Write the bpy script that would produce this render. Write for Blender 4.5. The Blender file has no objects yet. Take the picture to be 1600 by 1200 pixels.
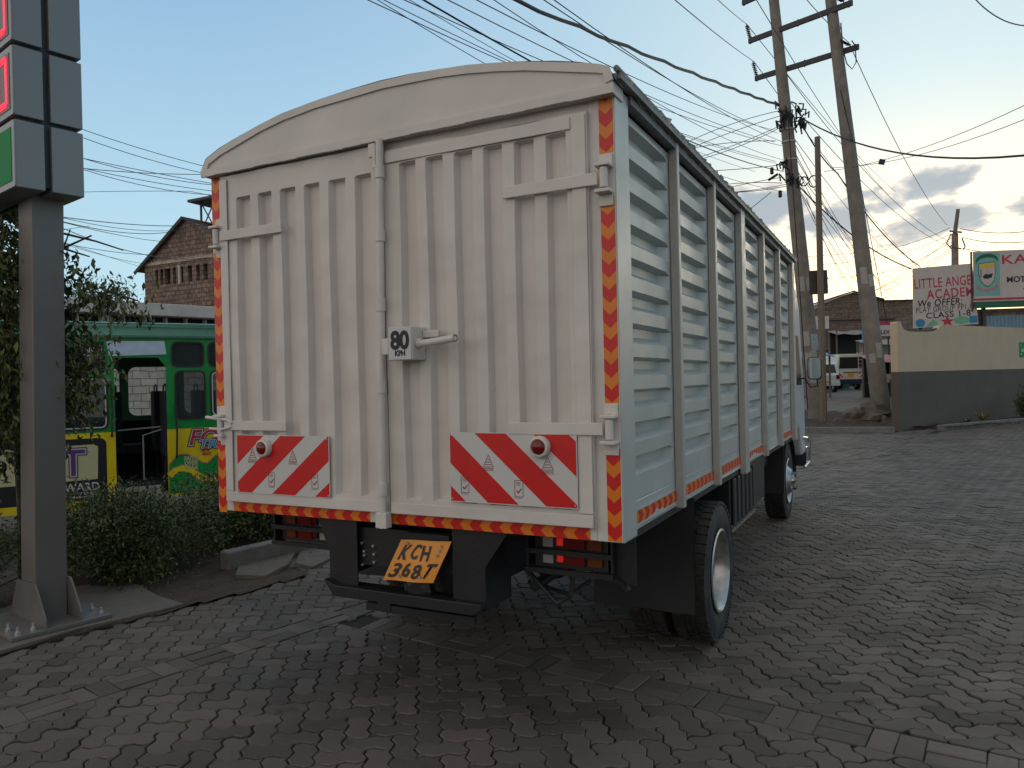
import bpy, bmesh, math, random
import numpy as np
from mathutils import Vector, Matrix
random.seed(7); rng = np.random.default_rng(7)
S = bpy.context.scene; COL = S.collection; R = math.radians
# ---------------- camera, sky, sun, exposure ----------------
CAM = Vector((3.375, -2.939, 1.655)); FPX = 1172.05
CR = Vector((0.88740079, 0.46042578, -0.0229767)); CU = Vector((0.01829798, 0.01462287, 0.99972564)); CW = Vector((-0.46063545, 0.88757775, -0.00455149))
cd = bpy.data.cameras.new('camera'); cam = bpy.data.objects.new('camera', cd); COL.objects.link(cam)
cd.sensor_width = 36; cd.lens = FPX / 1600 * 36; cd.clip_end = 3000; cd.clip_start = .05
cam.matrix_world = Matrix(((CR.x, CU.x, -CW.x, CAM.x), (CR.y, CU.y, -CW.y, CAM.y), (CR.z, CU.z, -CW.z, CAM.z), (0, 0, 0, 1)))
S.camera = cam
SUN_EL, SUN_AZ = 7.0, 1.0          # elevation, heading clockwise from +Y
w = bpy.data.worlds.new('World'); S.world = w; w.use_nodes = True
nt = w.node_tree; nt.nodes.clear(); N = nt.nodes.new; L = nt.links.new
wo = N('ShaderNodeOutputWorld'); bg = N('ShaderNodeBackground'); L(bg.outputs[0], wo.inputs[0])
sky = N('ShaderNodeTexSky'); sky.sky_type = 'NISHITA'; sky.sun_disc = False
sky.sun_elevation = R(SUN_EL); sky.sun_rotation = R(SUN_AZ); sky.air_density = 1.0; sky.dust_density = 1.6; sky.ozone_density = 1.6
bg.inputs[1].default_value = 0.13
# soft clouds, laid out by direction in the sky (azimuth / elevation)
tc = N('ShaderNodeTexCoord'); sep = N('ShaderNodeSeparateXYZ'); L(tc.outputs['Generated'], sep.inputs[0])
def math_(op, a, b=None, c=None, clamp=False):
    n = N('ShaderNodeMath'); n.operation = op; n.use_clamp = clamp
    for i, v in enumerate((a, b, c)):
        if v is None: continue
        if isinstance(v, (int, float)): n.inputs[i].default_value = v
        else: L(v, n.inputs[i])
    return n.outputs[0]
az = math_('ARCTAN2', sep.outputs[0], sep.outputs[1]); el = math_('ARCSINE', sep.outputs[2])
comb = N('ShaderNodeCombineXYZ'); L(math_('MULTIPLY', az, 1.0), comb.inputs[0]); L(math_('MULTIPLY', el, 2.1), comb.inputs[1])
n1 = N('ShaderNodeTexNoise'); L(comb.outputs[0], n1.inputs['Vector']); n1.inputs['Scale'].default_value = 15; n1.inputs['Detail'].default_value = 7; n1.inputs['Roughness'].default_value = .52
def ramp(v, a, b):   # smooth step
    m = N('ShaderNodeMapRange'); m.interpolation_type = 'SMOOTHSTEP'; L(v, m.inputs[0]); m.inputs[1].default_value = a; m.inputs[2].default_value = b; return m.outputs[0]
def blob(a0, e0, ra, re):   # soft elliptical cloud bank
    da = math_('DIVIDE', math_('SUBTRACT', az, R(a0)), R(ra)); de = math_('DIVIDE', math_('SUBTRACT', el, R(e0)), R(re))
    d = math_('SQRT', math_('ADD', math_('MULTIPLY', da, da), math_('MULTIPLY', de, de)))
    return math_('SUBTRACT', 1.0, d, clamp=True)
bl = None
for b_ in ((-8, 12.0, 6, 2.6), (-3.5, 10.6, 7, 2.0), (1.5, 9.8, 7, 1.9), (2.6, 12.3, 4.5, 1.7), (8.8, 10.4, 4.5, 1.8), (9.6, 17.0, 3.8, 2.0), (18, 12.5, 10, 4)):
    v = blob(*b_); bl = v if bl is None else math_('MAXIMUM', bl, v)
dens = ramp(math_('ADD', math_('MULTIPLY', bl, .62), math_('MULTIPLY', math_('MULTIPLY', math_('SUBTRACT', n1.outputs['Fac'], .5), 1.5), ramp(bl, 0.0, .12))), .14, .46)
edge = ramp(dens, .0, .5)
cl = N('ShaderNodeMix'); cl.data_type = 'RGBA'; L(dens, cl.inputs[0]); cl.inputs[6].default_value = (7.4, 6.5, 5.7, 1); cl.inputs[7].default_value = (2.3, 2.85, 3.35, 1)
# high thin haze veil over the clear sky: pale warm towards the sunset, blue away from it, unseen sky behind warmed and brightened to light the lorry's rear
def cmix(f, a, b_):
    m = N('ShaderNodeMix'); m.data_type = 'RGBA'
    if isinstance(f, (int, float)): m.inputs[0].default_value = f
    else: L(f, m.inputs[0])
    for i, v in ((6, a), (7, b_)):
        if isinstance(v, tuple): m.inputs[i].default_value = (*v, 1)
        else: L(v, m.inputs[i])
    return m.outputs[2]
eln = math_('MAXIMUM', el, 0.0); daz = math_('ABSOLUTE', math_('SUBTRACT', az, R(8.0)))
nears = math_('SUBTRACT', 1.0, ramp(daz, .05, 1.05))
away = cmix(ramp(eln, .72, 1.1), cmix(ramp(eln, .05, .62), (3.7, 5.5, 6.4), (1.85, 3.3, 5.1)), (3.1, 3.5, 3.9))
sunw = cmix(ramp(eln, .06, .36), (6.3, 5.75, 4.5), (3.9, 5.3, 5.9))
vis = cmix(nears, away, sunw)
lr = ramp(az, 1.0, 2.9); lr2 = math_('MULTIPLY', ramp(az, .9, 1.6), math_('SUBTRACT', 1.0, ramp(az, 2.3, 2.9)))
back = cmix(ramp(eln, .2, 1.3), cmix(lr2, (7.0, 6.4, 5.9), (3.0, 2.9, 2.7)), (3.6, 3.5, 3.4))  # added fill from out of view, dimmed on the right to deepen the door ribs
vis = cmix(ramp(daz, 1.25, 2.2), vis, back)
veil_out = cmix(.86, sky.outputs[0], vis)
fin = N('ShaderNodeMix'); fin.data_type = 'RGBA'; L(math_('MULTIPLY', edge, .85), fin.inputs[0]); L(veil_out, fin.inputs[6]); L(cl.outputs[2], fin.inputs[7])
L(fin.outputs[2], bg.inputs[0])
sd = bpy.data.lights.new('sun', 'SUN'); sd.energy = .5; sd.angle = R(14); sd.color = (1, .87, .68)
sun = bpy.data.objects.new('sun', sd); COL.objects.link(sun)
_d = Vector((math.sin(R(SUN_AZ)) * math.cos(R(SUN_EL)), math.cos(R(SUN_AZ)) * math.cos(R(SUN_EL)), math.sin(R(SUN_EL))))
sun.rotation_euler = (_d).to_track_quat('Z', 'Y').to_euler(); sun.location = (0, 0, 30)
S.view_settings.view_transform = 'Standard'; S.view_settings.look = 'None'; S.view_settings.gamma = 1; S.view_settings.use_curve_mapping = False
S.view_settings.exposure = 0.22
S.cycles.max_bounces = 6; S.cycles.transparent_max_bounces = 12; S.cycles.use_denoising = True

# ---------------- helpers ----------------
def at(px, py, dep):                       # point along a measured sight line at a distance (metres)
    d = CW + CR * ((px - 800) / FPX) - CU * ((py - 600) / FPX); return CAM + d * dep
WM = {}
def tag(o, label=None, cat=None, group=None, kind=None):
    for k, v in (('label', label), ('category', cat), ('group', group), ('kind', kind)):
        if v: o[k] = v
    return o
def thing(name, label, cat, loc=(0, 0, 0), rotz=0, group=None):
    o = bpy.data.objects.new(name, None); COL.objects.link(o); o.location = loc; o.rotation_euler = (0, 0, rotz)
    o.empty_display_size = .3
    WM[o.name] = Matrix.Translation(Vector(loc)) @ Matrix.Rotation(rotz, 4, 'Z')
    return tag(o, label, cat, group)
class MB:
    def __init__(s): s.v = []; s.f = []; s.m = []; s.mi = 0; s.r = []; s.cr = 0.0
    def face(s, idx): s.f.append(tuple(idx)); s.m.append(s.mi); s.r.append(s.cr)
    def poly(s, pts):
        b = len(s.v); s.v += [tuple(p) for p in pts]; s.face(range(b, b + len(pts)))
    def box(s, x0, x1, y0, y1, z0, z1, M=None):
        b = len(s.v); P = [(x, y, z) for z in (z0, z1) for x, y in ((x0, y0), (x1, y0), (x1, y1), (x0, y1))]
        if M is not None: P = [tuple(M @ Vector(p)) for p in P]
        s.v += P
        for q in ((3, 2, 1, 0), (4, 5, 6, 7), (0, 1, 5, 4), (1, 2, 6, 5), (2, 3, 7, 6), (3, 0, 4, 7)): s.face([b + i for i in q])
    def bar(s, a, b_, wx, wz, up=(0, 0, 1)):   # rectangular bar between two points
        a = Vector(a); b_ = Vector(b_); d = (b_ - a).normalized(); u = Vector(up)
        if abs(d.dot(u)) > .95: u = Vector((0, 1, 0))
        x = d.cross(u).normalized(); z = x.cross(d).normalized(); b = len(s.v)
        for p in (a, b_):
            for sx, sz in ((-1, -1), (1, -1), (1, 1), (-1, 1)): s.v.append(tuple(p + x * (sx * wx / 2) + z * (sz * wz / 2)))
        for q in ((3, 2, 1, 0), (4, 5, 6, 7), (0, 1, 5, 4), (1, 2, 6, 5), (2, 3, 7, 6), (3, 0, 4, 7)): s.face([b + i for i in q])
    def tube(s, pts, rad, n=8, cap=True, sx=1.0):
        pts = [Vector(p) for p in pts]; b = len(s.v)
        if not isinstance(rad, (list, tuple)): rad = [rad] * len(pts)
        x = None
        for i, p in enumerate(pts):
            d = (pts[min(i + 1, len(pts) - 1)] - pts[max(i - 1, 0)]).normalized()
            if x is None:
                u = Vector((0, 0, 1)) if abs(d.z) < .9 else Vector((0, 1, 0)); x = d.cross(u).normalized()
            else: x = (x - d * x.dot(d)).normalized()
            y = d.cross(x)
            for k in range(n):
                a = 2 * math.pi * k / n; s.v.append(tuple(p + x * (math.cos(a) * rad[i] * sx) + y * (math.sin(a) * rad[i])))
        for i in range(len(pts) - 1):
            for k in range(n):
                k2 = (k + 1) % n; s.face((b + i * n + k, b + i * n + k2, b + (i + 1) * n + k2, b + (i + 1) * n + k))
        if cap: s.face([b + k for k in range(n)][::-1]); s.face([b + (len(pts) - 1) * n + k for k in range(n)])
    def prism(s, out, axis, a0, a1):          # 2D outline extruded along an axis ('x','y','z')
        def P(u, v, t): return {'x': (t, u, v), 'y': (u, t, v), 'z': (u, v, t)}[axis]
        b = len(s.v); n = len(out)
        s.v += [P(u, v, a0) for u, v in out] + [P(u, v, a1) for u, v in out]
        s.face(list(range(b, b + n))[::-1]); s.face(range(b + n, b + 2 * n))
        for i in range(n): j = (i + 1) % n; s.face((b + i, b + j, b + n + j, b + n + i))
    def lathe(s, prof, c, axis='x', n=32, sgn=1, close=False, cap0=True):  # prof: (t along axis, radius)
        b = len(s.v); c = Vector(c)
        for t, r in prof:
            for k in range(n):
                a = 2 * math.pi * k / n; ca, sa = math.cos(a) * r, math.sin(a) * r
                s.v.append(tuple(c + {'x': Vector((t * sgn, ca, sa)), 'y': Vector((ca, t * sgn, sa)), 'z': Vector((ca, sa, t * sgn))}[axis]))
        m = len(prof)
        for i in range(m - (0 if close else 1)):
            i2 = (i + 1) % m
            for k in range(n):
                k2 = (k + 1) % n; s.face((b + i * n + k, b + i * n + k2, b + i2 * n + k2, b + i2 * n + k))
        if not close:
            if cap0: s.face([b + k for k in range(n)])
            s.face([b + (m - 1) * n + k for k in range(n)][::-1])
    def grid(s, P):                            # P[i][j] points
        b = len(s.v); n = len(P[0])
        for row in P: s.v += [tuple(p) for p in row]
        for i in range(len(P) - 1):
            for j in range(n - 1): s.face((b + i * n + j, b + i * n + j + 1, b + (i + 1) * n + j + 1, b + (i + 1) * n + j))
    def build(s, name, mats, parent=None, smooth=False, world=False, bevel=0, fix=True):
        me = bpy.data.meshes.new(name); V = s.v
        if world and parent is not None:
            Mi = WM[root_of(parent)].inverted(); V = [tuple(Mi @ Vector(p)) for p in V]
        me.from_pydata(V, [], s.f)
        if not isinstance(mats, (list, tuple)): mats = [mats]
        for m in mats: me.materials.append(m)
        me.polygons.foreach_set('material_index', s.m)
        if any(s.r):
            at_ = me.attributes.new('rnd', 'FLOAT', 'FACE'); at_.data.foreach_set('value', s.r)
        if fix:
            bm = bmesh.new(); bm.from_mesh(me); bmesh.ops.recalc_face_normals(bm, faces=bm.faces)
            if bevel: bmesh.ops.bevel(bm, geom=[e for e in bm.edges if len(e.link_faces) == 2 and e.calc_face_angle(0) > .6], offset=bevel, segments=2, profile=.5, affect='EDGES', clamp_overlap=True)
            bm.to_mesh(me); bm.free()
        me.polygons.foreach_set('use_smooth', [False] * len(me.polygons))
        if smooth: me.polygons.foreach_set('use_smooth', [True] * len(me.polygons)); me.set_sharp_from_angle(angle=R(38))
        o = bpy.data.objects.new(name, me); COL.objects.link(o)
        if parent is not None: o.parent = parent
        return o
def root_of(o):
    while o.parent is not None: o = o.parent
    return o.name
def arr_mesh(name, V, F, mats, rnd=None, parent=None, mi=None):   # fast: V (n,3), F (m,k) all the same size or list of such arrays
    me = bpy.data.meshes.new(name); Fs = F if isinstance(F, list) else [F]
    me.vertices.add(len(V)); me.vertices.foreach_set('co', np.asarray(V, np.float32).ravel())
    loops = np.concatenate([f.ravel() for f in Fs]).astype(np.int32); tot = np.concatenate([np.full(len(f), f.shape[1]) for f in Fs]).astype(np.int32)
    st = np.concatenate([[0], np.cumsum(tot)[:-1]]).astype(np.int32)
    me.loops.add(len(loops)); me.loops.foreach_set('vertex_index', loops)
    me.polygons.add(len(tot)); me.polygons.foreach_set('loop_start', st); me.polygons.foreach_set('loop_total', tot)
    for m in (mats if isinstance(mats, (list, tuple)) else [mats]): me.materials.append(m)
    if mi is not None: me.polygons.foreach_set('material_index', mi.astype(np.int32))
    if rnd is not None: a = me.attributes.new('rnd', 'FLOAT', 'FACE'); a.data.foreach_set('value', rnd.astype(np.float32))
    me.polygons.foreach_set('use_smooth', [False] * len(tot)); me.update(calc_edges=True); me.validate()
    o = bpy.data.objects.new(name, me); COL.objects.link(o)
    if parent is not None: o.parent = parent
    return o
# ---------------- materials ----------------
def pm(name, col, rough=.5, metal=0.0, var=.08, vs=4.0, bump=0.0, bs=40.0, dirt=None, dcol=(.08, .06, .045), ds=3.0, attr=0.0, spec=.5, emit=None, stretch=None, big=0.0, bigs=2.0, rvar=0.0):
    m = bpy.data.materials.new(name); m.use_nodes = True; t = m.node_tree; B = t.nodes['Principled BSDF']; n = t.nodes.new; l = t.links.new
    B.inputs['Roughness'].default_value = rough; B.inputs['Metallic'].default_value = metal; B.inputs['Specular IOR Level'].default_value = spec
    tc = n('ShaderNodeTexCoord'); src = tc.outputs['Object']
    if stretch:
        mp = n('ShaderNodeMapping'); mp.inputs['Scale'].default_value = stretch; l(src, mp.inputs[0]); src = mp.outputs[0]
    cc = n('ShaderNodeRGB'); cc.outputs[0].default_value = (*col, 1); out = cc.outputs[0]
    def noise(sc, det=5, ro=.6, v=None):
        x = n('ShaderNodeTexNoise'); l(v or src, x.inputs['Vector']); x.inputs['Scale'].default_value = sc; x.inputs['Detail'].default_value = det; x.inputs['Roughness'].default_value = ro; return x.outputs['Fac']
    if var:
        mr = n('ShaderNodeMapRange'); l(noise(vs), mr.inputs[0]); mr.inputs[1].default_value = .3; mr.inputs[2].default_value = .7; mr.inputs[3].default_value = 1 - var; mr.inputs[4].default_value = 1 + var
        h = n('ShaderNodeHueSaturation'); l(mr.outputs[0], h.inputs['Value']); l(out, h.inputs['Color']); out = h.outputs[0]
    if attr:
        a = n('ShaderNodeAttribute'); a.attribute_name = 'rnd'; mr = n('ShaderNodeMapRange'); l(a.outputs['Fac'], mr.inputs[0]); mr.inputs[3].default_value = 1 - attr; mr.inputs[4].default_value = 1 + attr
        h = n('ShaderNodeHueSaturation'); l(mr.outputs[0], h.inputs['Value']); l(out, h.inputs['Color'])
        mh = n('ShaderNodeMapRange'); l(a.outputs['Fac'], mh.inputs[0]); mh.inputs[3].default_value = .5 + attr * .06; mh.inputs[4].default_value = .5 - attr * .05; l(mh.outputs[0], h.inputs['Hue']); out = h.outputs[0]
    if dirt:
        f = noise(ds, 8, .7, tc.outputs['Object']); mr = n('ShaderNodeMapRange'); l(f, mr.inputs[0]); mr.inputs[1].default_value = 1 - dirt - .12; mr.inputs[2].default_value = 1 - dirt + .12; mr.inputs[4].default_value = .85
        mx = n('ShaderNodeMix'); mx.data_type = 'RGBA'; l(mr.outputs[0], mx.inputs[0]); l(out, mx.inputs[6]); mx.inputs[7].default_value = (*dcol, 1); out = mx.outputs[2]
    l(out, B.inputs['Base Color'])
    if rvar:
        mr = n('ShaderNodeMapRange'); l(noise(vs * 1.7), mr.inputs[0]); mr.inputs[1].default_value = .3; mr.inputs[2].default_value = .7; mr.inputs[3].default_value = max(.02, rough - rvar); mr.inputs[4].default_value = min(1, rough + rvar); l(mr.outputs[0], B.inputs['Roughness'])
    if bump or big:
        b = n('ShaderNodeBump'); b.inputs['Strength'].default_value = 1; b.inputs['Distance'].default_value = 1
        ad = n('ShaderNodeMath'); ad.operation = 'MULTIPLY_ADD'; l(noise(bs, 6), ad.inputs[0]); ad.inputs[1].default_value = bump
        if big:
            m2 = n('ShaderNodeMath'); m2.operation = 'MULTIPLY'; l(noise(bigs, 2, .4, tc.outputs['Object']), m2.inputs[0]); m2.inputs[1].default_value = big; l(m2.outputs[0], ad.inputs[2])
        else: ad.inputs[2].default_value = 0
        l(ad.outputs[0], b.inputs['Height']); l(b.outputs[0], B.inputs['Normal'])
    if emit: B.inputs['Emission Color'].default_value = (*emit[:3], 1); B.inputs['Emission Strength'].default_value = emit[3]
    return m
def glass(name, col=(.03, .04, .045), rough=.06, alpha=.55):
    m = bpy.data.materials.new(name); m.use_nodes = True; B = m.node_tree.nodes['Principled BSDF']
    B.inputs['Base Color'].default_value = (*col, 1); B.inputs['Roughness'].default_value = rough; B.inputs['Alpha'].default_value = alpha; B.inputs['Specular IOR Level'].default_value = .8
    return m
def blocks(name, c1, c2, mortar, bw, bh, msize=.012, rough=.85, bump=.01, var=.3, xz=True):   # coursed stone / brick
    m = bpy.data.materials.new(name); m.use_nodes = True; t = m.node_tree; B = t.nodes['Principled BSDF']; n = t.nodes.new; l = t.links.new
    tc = n('ShaderNodeTexCoord'); sp = n('ShaderNodeSeparateXYZ'); cb = n('ShaderNodeCombineXYZ'); l(tc.outputs['Object'], sp.inputs[0])
    ns = n('ShaderNodeTexNoise'); ns.inputs['Scale'].default_value = 2.2; ns.inputs['Detail'].default_value = 4; l(tc.outputs['Object'], ns.inputs['Vector'])
    sb = n('ShaderNodeVectorMath'); sb.operation = 'MULTIPLY_ADD'; l(ns.outputs['Color'], sb.inputs[0]); sb.inputs[1].default_value = (bh * .45,) * 3
    ax = n('ShaderNodeMath'); ax.operation = 'ADD'; l(sp.outputs[0], ax.inputs[0]); l(sp.outputs[1], ax.inputs[1])
    l(ax.outputs[0], cb.inputs[0]); l(sp.outputs[2], cb.inputs[1]); l(cb.outputs[0], sb.inputs[2])
    br = n('ShaderNodeTexBrick'); l(sb.outputs[0], br.inputs['Vector']); br.inputs['Color1'].default_value = (*c1, 1); br.inputs['Color2'].default_value = (*c2, 1); br.inputs['Mortar'].default_value = (*mortar, 1)
    br.inputs['Scale'].default_value = 1; br.inputs['Mortar Size'].default_value = msize; br.inputs['Brick Width'].default_value = bw; br.inputs['Row Height'].default_value = bh; br.inputs['Mortar Smooth'].default_value = .3
    n2 = n('ShaderNodeTexNoise'); n2.inputs['Scale'].default_value = 5; n2.inputs['Detail'].default_value = 8; l(tc.outputs['Object'], n2.inputs['Vector'])
    mr = n('ShaderNodeMapRange'); l(n2.outputs['Fac'], mr.inputs[0]); mr.inputs[1].default_value = .3; mr.inputs[2].default_value = .7; mr.inputs[3].default_value = 1 - var; mr.inputs[4].default_value = 1 + var
    h = n('ShaderNodeHueSaturation'); l(mr.outputs[0], h.inputs['Value']); l(br.outputs['Color'], h.inputs['Color']); l(h.outputs[0], B.inputs['Base Color']); B.inputs['Roughness'].default_value = rough
    b = n('ShaderNodeBump'); b.inputs['Distance'].default_value = bump; b.inputs['Strength'].default_value = .8; b.invert = True; l(br.outputs['Fac'], b.inputs['Height']); l(b.outputs[0], B.inputs['Normal'])
    return m
M = dict(
 white=pm('cream_white_paint', (.62, .585, .55), .42, var=.05, vs=2.5, bump=.0014, bs=45, big=.026, bigs=3.6, stretch=(1, 1, .35), rvar=.1, dirt=.12, dcol=(.40, .36, .32), ds=9),
 silver=pm('silver_paint', (.47, .48, .45), .36, .10, var=.06, vs=3, bump=.00025, bs=30, big=.004, bigs=2.4, rvar=.08),
 silver2=pm('silver_post_paint', (.43, .42, .39), .45, .2, var=.05, bump=.0006, bs=50, rvar=.1),
 roofgrey=pm('roof_sheet', (.42, .42, .41), .6, .2, var=.25, vs=18, bump=.006, bs=30),
 red=pm('red_reflective', (.58, .012, .010), .35, var=.06, vs=8), orange=pm('orange_reflective', (.72, .20, .012), .35, var=.08, vs=8),
 wreflect=pm('white_reflective', (.58, .58, .57), .35, var=.04), dred=pm('dark_red_print', (.20, .02, .03), .5),
 black=pm('black_chassis_paint', (.012, .012, .014), .5, var=.3, vs=8, bump=.001, bs=60, dirt=.22, dcol=(.04, .033, .028)),
 blackp=pm('black_plastic', (.016, .017, .019), .45, var=.15), rubber=pm('tyre_rubber', (.016, .016, .017), .75, var=.25, vs=12, bump=.0015, bs=80, dirt=.42, dcol=(.075, .064, .052)),
 rim=pm('silver_rim', (.42, .41, .40), .32, .8, var=.2, vs=12, rvar=.12, dirt=.3, dcol=(.12, .1, .09), ds=6), chrome=pm('chrome', (.75, .75, .76), .12, 1.0, var=.02),
 plate=pm('orange_plate', (.72, .27, .015), .4, var=.08, vs=15, dirt=.3, dcol=(.3, .12, .02)), ink=pm('black_ink', (.01, .01, .012), .5),
 lensred=pm('red_lens', (.16, .006, .006), .12, var=.1), lensglow=pm('lit_red_lens', (.5, .02, .02), .2, emit=(1, .03, .02, .22)), lensamb=pm('amber_lens', (.16, .04, .008), .15), lensclear=pm('clear_lens', (.35, .35, .33), .15),
 steel=pm('bolt_steel', (.7, .7, .7), .35, .9),
 pylon=pm('grey_pylon_paint', (.165, .155, .148), .45, .1, var=.06, vs=2, bump=.0005, bs=30, dirt=.13, dcol=(.22, .21, .2), ds=2.2, rvar=.08),
 pbox=pm('grey_composite_panel', (.215, .218, .212), .38, .2, var=.03, vs=1.5), pgap=pm('dark_joint', (.015, .022, .03), .5), pface=pm('pale_grey_face', (.30, .31, .31), .4, .1, var=.03),
 pdisp=pm('display_black', (.05, .018, .022), .3), led=pm('red_led', (.8, .01, .03), .4, emit=(1, .012, .045, 1.0)), pgreen=pm('green_sign_panel', (.008, .26, .07), .65, var=.04, spec=.2),
 concrete=pm('pole_concrete', (.215, .19, .165), .85, var=.22, vs=3, bump=.006, bs=25, dirt=.25, dcol=(.1, .085, .07), ds=2), wood=pm('weathered_wood', (.17, .135, .105), .85, var=.3, vs=6, stretch=(8, 8, .6), bump=.006, bs=8),
 armsteel=pm('crossarm_steel', (.05, .045, .055), .6, .2, var=.2), cable=pm('cable_black', (.012, .014, .018), .6, var=0), cablegrey=pm('cable_grey', (.05, .06, .07), .5, var=0), insul=pm('insulator', (.05, .07, .07), .3),
 kerb=pm('kerb_concrete', (.17, .165, .155), .9, var=.2, vs=6, bump=.006, bs=30, dirt=.3, dcol=(.1, .08, .065), ds=5), pad=pm('cement_pad', (.135, .118, .102), .92, var=.18, vs=4, bump=.006, bs=25, dirt=.3, dcol=(.08, .06, .05), ds=3),
 soil=pm('red_soil', (.062, .041, .031), .97, var=.35, vs=7, bump=.03, bs=18), rock=pm('rough_rock', (.12, .095, .075), .9, var=.35, vs=5, bump=.03, bs=9),
 street=pm('dusty_street', (.16, .135, .115), .9, var=.25, vs=.7, bump=.012, bs=12), ground=pm('bare_ground', (.13, .105, .085), .95, var=.25, vs=.4, bump=.02, bs=6),
 bgreen=pm('bus_green', (.008, .25, .045), .35, var=.14, vs=3, big=.02, bigs=3, rvar=.1, dirt=.12, dcol=(.05, .1, .06)), bgreen2=pm('bus_roof_green', (.075, .20, .13), .45, var=.15, vs=4, big=.02, bigs=3), byellow=pm('bus_yellow', (.70, .54, .010), .38, var=.1, vs=3, big=.02, bigs=3, dirt=.12, dcol=(.25, .18, .02), ds=6),
 bblack=pm('decal_black', (.012, .013, .017), .4), bcream=pm('decal_cream', (.50, .47, .26), .4), bpurple=pm('decal_purple', (.10, .04, .22), .4), bwhite=pm('decal_white', (.55, .55, .55), .4), bred=pm('decal_red', (.55, .02, .03), .4), bblue=pm('decal_blue', (.06, .27, .55), .4), bpink=pm('decal_outline', (.5, .16, .12), .45),
 inter=pm('dark_interior', (.012, .013, .016), .8, var=.2), seat=pm('seat_cloth', (.02, .025, .035), .85, var=.3, vs=20), gasket=pm('window_gasket', (.02, .022, .022), .5), bglass=glass('bus_glass', alpha=.5), galu=pm('pale_trim', (.5, .5, .48), .4), skyglass=pm('painted_sky_glass', (.50, .60, .72), .2, var=.1, vs=12, dirt=.23, dcol=(.15, .2, .22), ds=9),
 cream=pm('cream_wall_paint', (.52, .42, .295), .9, var=.07, vs=1.2, bump=.003, bs=20, dirt=.16, dcol=(.33, .23, .13), ds=1.3), gpaint=pm('dark_grey_wall_paint', (.098, .086, .076), .85, var=.1, vs=1.3, bump=.003, bs=20, dirt=.34, dcol=(.14, .11, .085), ds=1.6),
 slabw=pm('peeling_white_render', (.52, .48, .44), .9, var=.12, vs=3, bump=.006, bs=14, dirt=.3, dcol=(.16, .12, .1), ds=7), tiles=pm('red_roof_tiles', (.19, .06, .045), .85, var=.4, vs=9), fascia=pm('dark_eaves', (.03, .03, .035), .7),
 boardw=pm('board_white', (.52, .47, .45), .7, var=.08, vs=3, dirt=.15, dcol=(.35, .3, .27)), turq=pm('board_turquoise', (.17, .42, .40), .6, var=.05), bdgreen=pm('board_green', (.01, .12, .055), .6), maroon=pm('lettering_maroon', (.42, .035, .07), .6, var=.15), bink=pm('lettering_black', (.02, .02, .025), .6),
 shp_blue=pm('painted_blue', (.03, .22, .42), .6), shp_green=pm('painted_green', (.16, .40, .27), .6), yel=pm('painted_yellow', (.65, .45, .08), .6), corr=pm('blue_corrugated', (.17, .28, .36), .5, .2, var=.1),
 vanw=pm('van_cream', (.55, .52, .42), .4, var=.05), vanb=pm('van_navy', (.015, .02, .045), .4), suvw=pm('suv_white', (.52, .54, .55), .3, var=.03), darkglass=pm('dark_window', (.02, .018, .02), .12), tarpg=pm('green_tarp', (.02, .14, .09), .7), tarpp=pm('pink_awning', (.45, .2, .22), .8, var=.2), tarpb=pm('blue_awning', (.12, .25, .42), .7), iron=pm('rusty_iron_sheet', (.27, .23, .2), .7, .2, var=.3, vs=6),
 skin=pm('skin', (.09, .05, .035), .6), cloth1=pm('dark_cloth', (.02, .022, .03), .9, var=.2), cloth2=pm('yellow_cloth', (.5, .45, .06), .9), cloth3=pm('blue_cloth', (.05, .1, .2), .9),
 bark=pm('bark', (.07, .055, .042), .9, var=.3, vs=20, bump=.004, bs=40), leaf=pm('leaf_olive', (.075, .092, .024), .5, var=.1, vs=2, attr=.6, spec=.45), leaf2=pm('hedge_leaf', (.068, .096, .026), .5, var=.1, vs=2, attr=.6, spec=.4), leafy=pm('yellowish_leaf', (.20, .19, .03), .6, attr=.4),
 poster=pm('pasted_paper', (.36, .35, .33), .8, var=.2, vs=30), posterb=pm('pasted_blue_paper', (.30, .38, .44), .8, var=.4, vs=20), signback=pm('sign_back_brown', (.055, .042, .03), .6),
)
for k in ('leaf', 'leaf2', 'leafy'):
    B = M[k].node_tree.nodes['Principled BSDF']; B.inputs['Transmission Weight'].default_value = 0; B.inputs['Subsurface Weight'].default_value = 0
M['stonehouse'] = blocks('stone_house_wall', (.26, .185, .145), (.15, .10, .08), (.07, .05, .045), .34, .22, .02, var=.35)
M['stonepale'] = blocks('pale_stone_wall', (.50, .43, .37), (.40, .34, .29), (.18, .15, .13), .42, .2, .012, var=.15)
M['stonebrown'] = blocks('brown_stone_wall', (.20, .145, .115), (.13, .095, .075), (.07, .055, .045), .4, .2, .015, var=.25)
def conv(ob):
    COL.objects.link(ob); bpy.context.view_layer.update(); dg = bpy.context.evaluated_depsgraph_get()
    me = bpy.data.meshes.new_from_object(ob.evaluated_get(dg)); COL.objects.unlink(ob); bpy.data.objects.remove(ob); return me
def frame(o, ex, ez): ex = Vector(ex).normalized(); ez = Vector(ez).normalized(); ez = (ez - ex * ez.dot(ex)).normalized(); en = ex.cross(ez); return Matrix(((ex.x, ez.x, en.x, o[0]), (ex.y, ez.y, en.y, o[1]), (ex.z, ez.z, en.z, o[2]), (0, 0, 0, 1)))
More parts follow.
